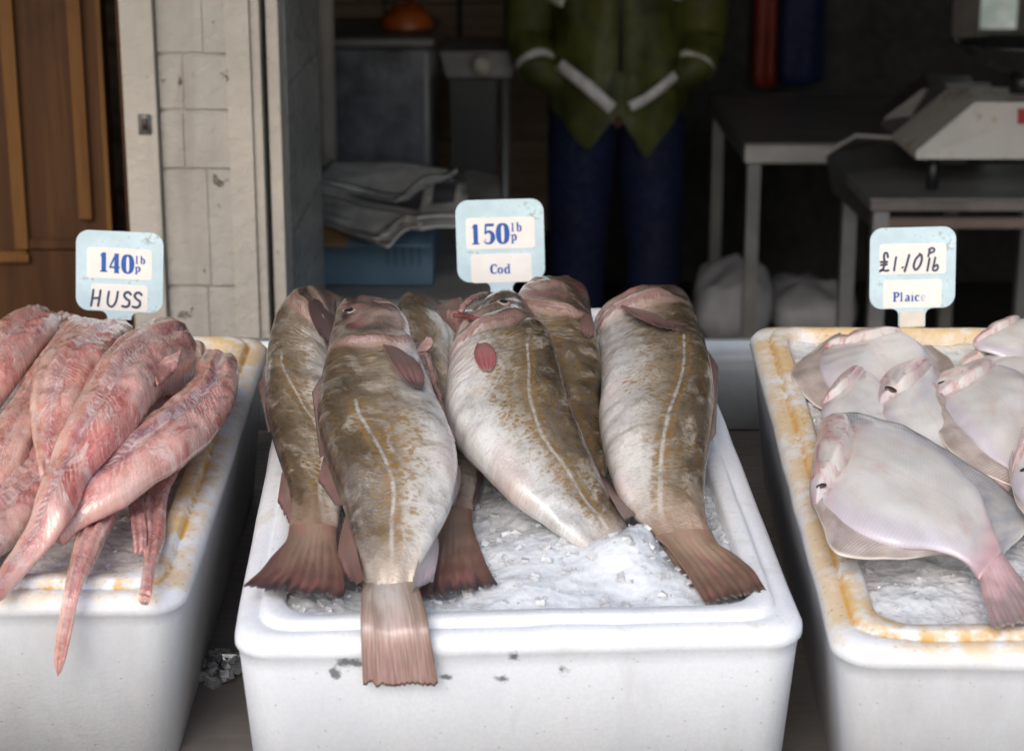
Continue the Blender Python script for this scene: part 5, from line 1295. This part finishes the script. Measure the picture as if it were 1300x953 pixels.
# second, grey scale behind
s2y = 4.75
g = empty('weighing_scale', tuple(W(1200, 200, s2y)), 'grey metal scale turned sideways behind the white one', 'scale')
fr = [W(1118, 158, s2y - .1), W(1170, 205, s2y - .12), W(1260, 205, s2y), W(1240, 115, s2y), W(1178, 112, s2y)]
MB().loops([fr, [p + Vector((.05, .28, 0)) for p in fr]]).mk('housing', steel_mat('scale_grey', (.13, .13, .13), .4, .5), g, smooth=False)
ff = [W(1120, 152, s2y - .103), W(1157, 148, s2y - .103), W(1178, 114, s2y - .02), W(1172, 113, s2y - .02)]
MB().loops([ff, [p + Vector((.0, .004, .0)) for p in ff]]).mk('dial_face', worn('scale_face', (.34, .33, .31), .4), g, smooth=False)
ff = [W(1200, 106, s2y - .03), W(1258, 106, s2y - .03), W(1258, 128, s2y - .03), W(1222, 128, s2y - .03)]
MB().loops([ff, [p + Vector((.0, .02, .0)) for p in ff]]).mk('top_plate', worn('scale_top', (.26, .26, .26), .4), g, smooth=False)
# white scale in front
s1y = 4.16
wsc = empty('weighing_scale', tuple(W(1250, 205, s1y)), 'white trapezoid scale with red label on the nearer steel table', 'scale')
fr = [W(1163, 202, s1y), W(1163, 193, s1y), W(1238, 130, s1y + .04), W(1360, 130, s1y + .04), W(1392, 202, s1y)]
Mw = worn('scale_white_enamel', (.47, .45, .42), .4, .12, 6, .001, dirt=(.28, .18, .10))
MB().loops([fr, [p + Vector((0, .26, 0)) for p in fr]]).mk('housing', Mw, wsc, smooth=False)
rd = [W(1292, 138, s1y + .034), W(1322, 138, s1y + .034), W(1322, 157, s1y + .022), W(1292, 157, s1y + .022)]
MB().loops([[p + Vector((0, -.006, 0)) for p in rd], [p + Vector((0, .004, 0)) for p in rd]]).mk('red_label', worn('red_label', (.35, .015, .02), .4), wsc, smooth=False)
zf = W(1200, 206, s1y).z
for x in (1185, 1370):
    a = W(x, 207, s1y + .05); MB().tube([(a.x, s1y + .05, t2z + .001), (a.x, s1y + .05, zf + .004)], .014, 10).mk('foot', M_black, wsc)
# weighing pan on a neck
pc = W(1302, 60, s1y + .2)
V = []; Fc = []; prof = [(.0, -.052), (.05, -.050), (.09, -.036), (.125, -.012), (.150, .010), (.162, .013), (.162, .008), (.150, .004), (.125, -.018), (.09, -.042), (.05, -.056), (.0, -.058)]
n = 40; m = MB(); m.loops([[Vector((pc.x + max(r, .001) * 1.02 * math.cos(2 * math.pi * k / n), s1y + .2 + max(r, .001) * math.sin(2 * math.pi * k / n), pc.z + h)) for k in range(n)] for r, h in prof])
m.mk('pan', steel_mat('pan_dark', (.10, .10, .10), .28, .8), wsc)
MB().tube([(pc.x, s1y + .2, pc.z - .056), (pc.x, s1y + .2, W(1300, 131, s1y + .04).z - .004)], .03, 14).mk('neck', M_black, wsc)
# white sacks under the far table
M_sack = worn('white_sack', (.42, .43, .45), .6, .25, 8, .004)
def sack(px0, px1, pyt, pyb, y, label, seed, low):
    a, b = W(px0, pyb, y), W(px1, pyt, y); cx = (a.x + b.x) / 2; hx = (b.x - a.x) / 2; zt = b.z; V = []; Fc = []
    n, mm = 28, 14
    for i in range(mm + 1):
        ph = -math.pi / 2 + math.pi * i / mm
        for j in range(n):
            t = 2 * math.pi * j / n; cc = abs(math.cos(ph)) ** .6
            x = hx * cc * math.copysign(abs(math.cos(t)) ** .7, math.cos(t)); yy = .16 * cc * math.copysign(abs(math.sin(t)) ** .7, math.sin(t))
            z = (low + zt) / 2 + (zt - low) / 2 * math.copysign(abs(math.sin(ph)) ** .75, math.sin(ph))
            p = Vector((cx + x, y + .12 + yy, z)); k = MN.noise(p * 6 + Vector((seed, 0, 0))) * .05 + (abs(MN.noise(p * 11 + Vector((0, seed, 0)))) - .25) * .07 + MN.noise(p * 28) * .012
            V.append(p + Vector((k * .4, k * .5, k * (1 if i > mm / 2 else 0))))
    for i in range(mm):
        for j in range(n): Fc.append((i * n + j, i * n + (j + 1) % n, i * n + n + (j + 1) % n, i * n + n + j))
    return mk('sack', V, Fc, M_sack, None, (cx, y + .12, low), label=label, cat='sack', group='white sacks under the steel table')
zk = W(950, 440, 5.1).z
pal = empty('low_shelf', ((W(1000, 400, 5.2)).x, 5.25, .006), 'dark low shelf on the floor under the far steel table, holding the sacks', 'shelf')
MB().box((W(885, 430, 5.0).x, 4.99, zk - .03), (W(1190, 430, 5.0).x, 5.55, zk), .003).mk('board', M_black, pal, smooth=False)
for x in (W(890, 430, 5.0).x, W(1180, 430, 5.0).x): MB().box((x - .02, 5.0, .007), (x + .02, 5.5, zk - .032), .003).mk('support', M_black, pal, smooth=False)
sack(885, 985, 352, 430, 5.1, 'taller white sack, at the left under the far steel table', 1, zk)
sack(975, 1100, 372, 430, 5.2, 'flatter white sack slumped against the taller one', 2, zk)

# ------------------------------------------------------------------ person
def skin_body(name, verts, edges, radii, mat, parent, loc, sub=2):
    me = bpy.data.meshes.new(name); me.from_pydata([tuple(Vector(v) - loc) for v in verts], edges, [])
    o = bpy.data.objects.new(name, me); COL.objects.link(o); o.location = loc
    md = o.modifiers.new('skin', 'SKIN'); md.use_smooth_shade = True
    for i, r in enumerate(radii):
        d = me.skin_vertices[0].data[i]; d.radius = r if isinstance(r, tuple) else (r, r); d.use_root = (i == 0)
    sb = o.modifiers.new('sub', 'SUBSURF'); sb.levels = sub; sb.render_levels = sub
    dg = bpy.context.evaluated_depsgraph_get(); ev = o.evaluated_get(dg)
    m2 = bpy.data.meshes.new_from_object(ev); bpy.data.objects.remove(o); bpy.data.meshes.remove(me)
    m2.materials.clear(); m2.materials.append(mat)
    m2.polygons.foreach_set('use_smooth', [True] * len(m2.polygons))
    q = bpy.data.objects.new(name, m2); COL.objects.link(q)
    if parent: q.parent = parent
    q.location = loc if parent is None else Vector((0, 0, 0)); q.matrix_world = Matrix.Translation(loc)
    return q
PY = 5.35
px0 = W(787, 100, PY).x
M_skin = worn('skin', (.40, .22, .16), .5, .1, 20)
M_jack = worn('olive_jacket', (.070, .078, .012), .6, .6, 9, .006)
M_trou = worn('navy_trousers', (.004, .010, .048), .8, .35, 9, .003)
M_refl = worn('reflective_tape', (.80, .77, .74), .35, .3, 30, .002)
M_boot = worn('rubber_boot', (.012, .014, .012), .4)
X = px0; Yc = PY + .13
def P(x, y, z): return Vector((X + x, Yc + y, z))
bv = [P(0, 0, .98), P(0, 0, 1.15), P(0, .0, 1.34), P(0, .01, 1.47), P(0, .0, 1.56), P(0, -.015, 1.66), P(0, -.015, 1.74)]
br = [(.12, .075), (.14, .09), (.16, .11), (.08, .07), .055, (.078, .095), (.062, .078)]
be = [(i, i + 1) for i in range(6)]
for sx in (-1, 1):
    n = len(bv)
    bv += [P(.1 * sx, 0, .88), P(.115 * sx, -.01, .5), P(.12 * sx, .01, .10), P(.13 * sx, -.12, .05)]
    br += [.085, .058, .045, .035]; be += [(0, n), (n, n + 1), (n + 1, n + 2), (n + 2, n + 3)]
    n = len(bv)
    e_ = W(655 if sx < 0 else 912, 52, PY + .05); e_ = Vector((e_.x + (.035 if sx < 0 else -.035), Yc + .02, e_.z)); c_ = W(692 if sx < 0 else 872, 92, PY - .02); c_ = e_.lerp(Vector((c_.x, Yc - .055, c_.z)), .78)
    bv += [P(.17 * sx, .0, 1.42), e_, c_, c_ + Vector((-.10 * sx, .07, -.05))]
    br += [.05, .038, .028, .026]; be += [(2, n), (n, n + 1), (n + 1, n + 2), (n + 2, n + 3)]
    w = n + 3
    for k in range(4):   # fingers curled in the pocket
        m_ = len(bv); a = (k - 1.5) * .017
        bv += [bv[w] + Vector((-.018 * sx + a * .2, a, -.04)), bv[w] + Vector((-.016 * sx + a * .2, a + .012, -.068))]; br += [.009, .008]; be += [(w, m_), (m_, m_ + 1)]
    m_ = len(bv); bv += [bv[w] + Vector((-.035 * sx, -.02, -.03))]; br += [.010]; be += [(w, m_)]
loc = P(0, 0, .006)
person = skin_body('person', bv, be, br, M_skin, None, loc)
tag(person, 'person in olive jacket with reflective bands and navy trousers, hands in pockets', 'person')
# face and hair
hd = P(0, -.015, 1.69)
def blob(c, r, n=16, m=10):
    V = []; Fc = []
    for i in range(m + 1):
        a = math.pi * i / m
        for k in range(n): V.append(Vector(c) + Vector((r[0] * math.sin(a) * math.cos(2 * math.pi * k / n), r[1] * math.sin(a) * math.sin(2 * math.pi * k / n), r[2] * math.cos(a))))
    for i in range(m):
        for k in range(n): Fc.append((i * n + k, i * n + (k + 1) % n, i * n + n + (k + 1) % n, i * n + n + k))
    return V, Fc
V, Fc = blob(hd + Vector((0, .028, .042)), (.086, .095, .082)); mk('hair', V, Fc, worn('hair_brown', (.05, .03, .018), .6), person)
for sx in (-1, 1):
    V, Fc = blob(hd + Vector((.031 * sx, -.088, -.002)), (.012, .008, .008)); mk('eye', V, Fc, M_black, person)
    V, Fc = blob(hd + Vector((.082 * sx, .0, -.01)), (.010, .02, .032)); mk('ear', V, Fc, M_skin, person)
V, Fc = blob(hd + Vector((0, -.102, -.025)), (.014, .02, .026)); mk('nose', V, Fc, M_skin, person)
V, Fc = blob(hd + Vector((0, -.090, -.065)), (.024, .008, .006)); mk('mouth', V, Fc, worn('lips', (.30, .11, .09), .5), person)
# trousers
m = MB()
for sx in (-1, 1):
    rings = []
    for (z, cxx, rx, ry) in ((.99, .085, .10, .095), (.90, .09, .102, .095), (.80, .098, .100, .098), (.62, .108, .092, .10), (.45, .112, .085, .095), (.25, .116, .082, .092), (.09, .118, .08, .09)):
        rings.append([P(cxx * sx + rx * math.cos(2 * math.pi * k / 24) * (1 + .04 * math.sin(5 * k + z * 20)), -.005 + ry * math.sin(2 * math.pi * k / 24), z) for k in range(24)])
    m.loops(rings)
m.loops([[P(.19 * math.cos(2 * math.pi * k / 32), -.005 + .10 * math.sin(2 * math.pi * k / 32), z) for k in range(32)] for z in (1.02, .93, .86)])
m.mk('trousers', M_trou, person)
for sx in (-1, 1):
    m = MB(); m.loops([[P(.12 * sx + .055 * math.cos(a) * s, -.05 + (.14 * math.sin(a) * s), z) for a in (2 * math.pi * k / 20 for k in range(20))] for z, s in ((.007, .98), (.03, 1.03), (.07, .95), (.10, .7), (.16, .72))]); m.mk('boot', M_boot, person)
# jacket torso: ring loft with pointed hem panels, open at the front below the waist
def hem(x):      # hem height against sideways place, from the photo
    k = [(-.21, W(700, 138, PY).z), (-.19, W(700, 142, PY).z), (W(746, 0, PY).x - X, W(746, 193, PY).z), (W(783, 0, PY).x - X, W(783, 146, PY).z), (W(789, 0, PY).x - X, W(789, 146, PY).z), (W(823, 0, PY).x - X, W(823, 202, PY).z), (.185, W(868, 142, PY).z), (.21, W(870, 138, PY).z)]
    return pl(x, k)
NA = 72; rows = []
zt_ = 1.50
for j in range(30):
    v = j / 29; ring = []
    for k in range(NA):
        a = 2 * math.pi * k / NA
        ca, sa = math.cos(a), math.sin(a)
        xx0 = .2 * ca
        hz = hem(xx0) if sa < 0 else W(700, 145, PY).z - .02
        z = zt_ + (hz - zt_) * v
        rx = pl(z, [(.7, .200), (.95, .200), (1.15, .185), (1.35, .205), (1.46, .17), (1.5, .085)])
        ry = pl(z, [(.7, .165), (.95, .165), (1.15, .14), (1.35, .135), (1.46, .10), (1.5, .075)])
        fold = MN.noise(Vector((a * 2.2, z * 6, 1))) * .018 + MN.noise(Vector((a * 5, z * 14, 4))) * .007
        gap = .012 * math.exp(-((ca) / .04) ** 2) if sa < 0 else 0
        ring.append(P((rx + fold) * ca, (ry + fold - gap) * sa * (1.0), z))
    rows.append(ring)
jk = MB().loops(rows, False, False)
# inner lining so the cloth has thickness
jk.loops([[p + (P(0, 0, p.z) - p) * .035 for p in r] for r in rows][::-1], False, False)
jk.loops([rows[-1], [p + (P(0, 0, p.z) - p) * .035 for p in rows[-1]]], False, False)
jacket = jk.mk('jacket', M_jack, person)
def on_front(px, py):
    w = W(px, py, PY - .02); x = w.x - X; z = w.z
    ry = pl(z, [(.7, .165), (.95, .165), (1.15, .14), (1.35, .135)]); rx = .2
    yy = -(ry + .016) * math.sqrt(max(0.03, 1 - (x / (rx + .012)) ** 2))
    return P(x, yy, z)
def band(pts, w, name='reflective_band'):
    m = MB(); C = []
    for (x0, y0), (x1, y1) in zip(pts, pts[1:]):
        for t in range(6): C.append((x0 + (x1 - x0) * t / 6, y0 + (y1 - y0) * t / 6))
    C.append(pts[-1])
    dx, dy = pts[-1][0] - pts[0][0], pts[-1][1] - pts[0][1]; l = math.hypot(dx, dy); nx, ny = -dy / l * w / 2, dx / l * w / 2
    L0 = []
    for (x, y) in C:
        a, b = on_front(x - nx, y - ny), on_front(x + nx, y + ny)
        L0.append([a, b, b + Vector((0, .006, 0)), a + Vector((0, .006, 0))])
    m.loops(L0); return m.mk(name, M_refl, jacket)
band([(710, 84), (745, 109), (777, 137)], 16); band([(799, 134), (817, 126), (842, 110), (860, 97)], 12)
band([(683, -4), (716, 6)], 12); band([(853, -6), (868, 0)], 8)
MB().tube([P(0, -.150, 1.0), P(.002, -.143, 1.15), P(0, -.146, 1.35)], .006, 8).mk('zip', M_black, jacket)
for sx in (-1, 1):
    sh = P(.165 * sx, .0, 1.44); 
    el = W(655 if sx < 0 else 912, 52, PY + .05); el = Vector((el.x + (.035 if sx < 0 else -.035), Yc + .02, el.z))
    cu = W(680 if sx < 0 else 888, 88, PY - .02); cu = Vector((cu.x, Yc - .055, cu.z))
    inn = cu + Vector((-.085 * sx, .02, -.055))
    pts, _ = crom([(sh,), (sh.lerp(el, .5) + Vector((.025 * sx, 0, .0)),), (el,), (el.lerp(cu, .6),), (cu,), (inn,)], 30)
    pts = [p[0] for p in pts]
    rad = [pl(i / 29, [(0, .088), (.4, .078), (.6, .072), (.8, .058), (1, .046)]) * (1 + .14 * MN.noise(Vector((i * .8, sx, 0)))) for i in range(30)]
    MB().tube(pts, rad, 20).mk('sleeve', M_jack, jacket)
    ic = min(range(30), key=lambda i: (pts[i] - cu).length)
    d_ = (pts[ic] - pts[ic - 2]).normalized()
    MB().tube([pts[ic] - d_ * .013, pts[ic] + d_ * .012], [rad[ic] + .0045, rad[ic] + .003], 20, cap=False).mk('cuff_band', M_refl, jacket)

# ------------------------------------------------------------------ light, sky, camera
w = bpy.data.worlds.new('World'); SC.world = w; w.use_nodes = True
nt = w.node_tree; bg = nt.nodes['Background']
sky = nt.nodes.new('ShaderNodeTexSky'); sky.sky_type = 'NISHITA'; sky.sun_disc = False
EL, AZ = R(38), R(196)     # sun behind and a little left of the camera
sky.sun_elevation = EL; sky.sun_rotation = AZ; sky.air_density = 1.0; sky.dust_density = 2.2; sky.ozone_density = .6
nt.links.new(sky.outputs[0], bg.inputs[0]); bg.inputs[1].default_value = .15
sl = bpy.data.lights.new('sun', 'SUN'); sl.energy = .8; sl.angle = R(35); sl.color = (1, .965, .92)
so = bpy.data.objects.new('sun', sl); COL.objects.link(so)
dvec = Vector((math.sin(AZ) * math.cos(EL), math.cos(AZ) * math.cos(EL), math.sin(EL)))
so.rotation_euler = (-dvec).to_track_quat('-Z', 'Y').to_euler()
cd = bpy.data.cameras.new('camera'); co = bpy.data.objects.new('camera', cd); COL.objects.link(co); SC.camera = co
co.location = CAM; co.rotation_euler = (R(90 - 15), 0, 0)
cd.sensor_width = 36; cd.lens = F / 1300 * 36; cd.clip_end = 500; cd.clip_start = .05
cd.shift_y = -44.5 / 1300
cd.dof.use_dof = True; cd.dof.focus_distance = 1.98; cd.dof.aperture_fstop = 6.5
SC.view_settings.view_transform = 'Standard'; SC.view_settings.look = 'None'; SC.view_settings.exposure = 0.62; SC.view_settings.gamma = 1
SC.render.engine = 'CYCLES'
SC.cycles.max_bounces = 8; SC.cycles.transparent_max_bounces = 6
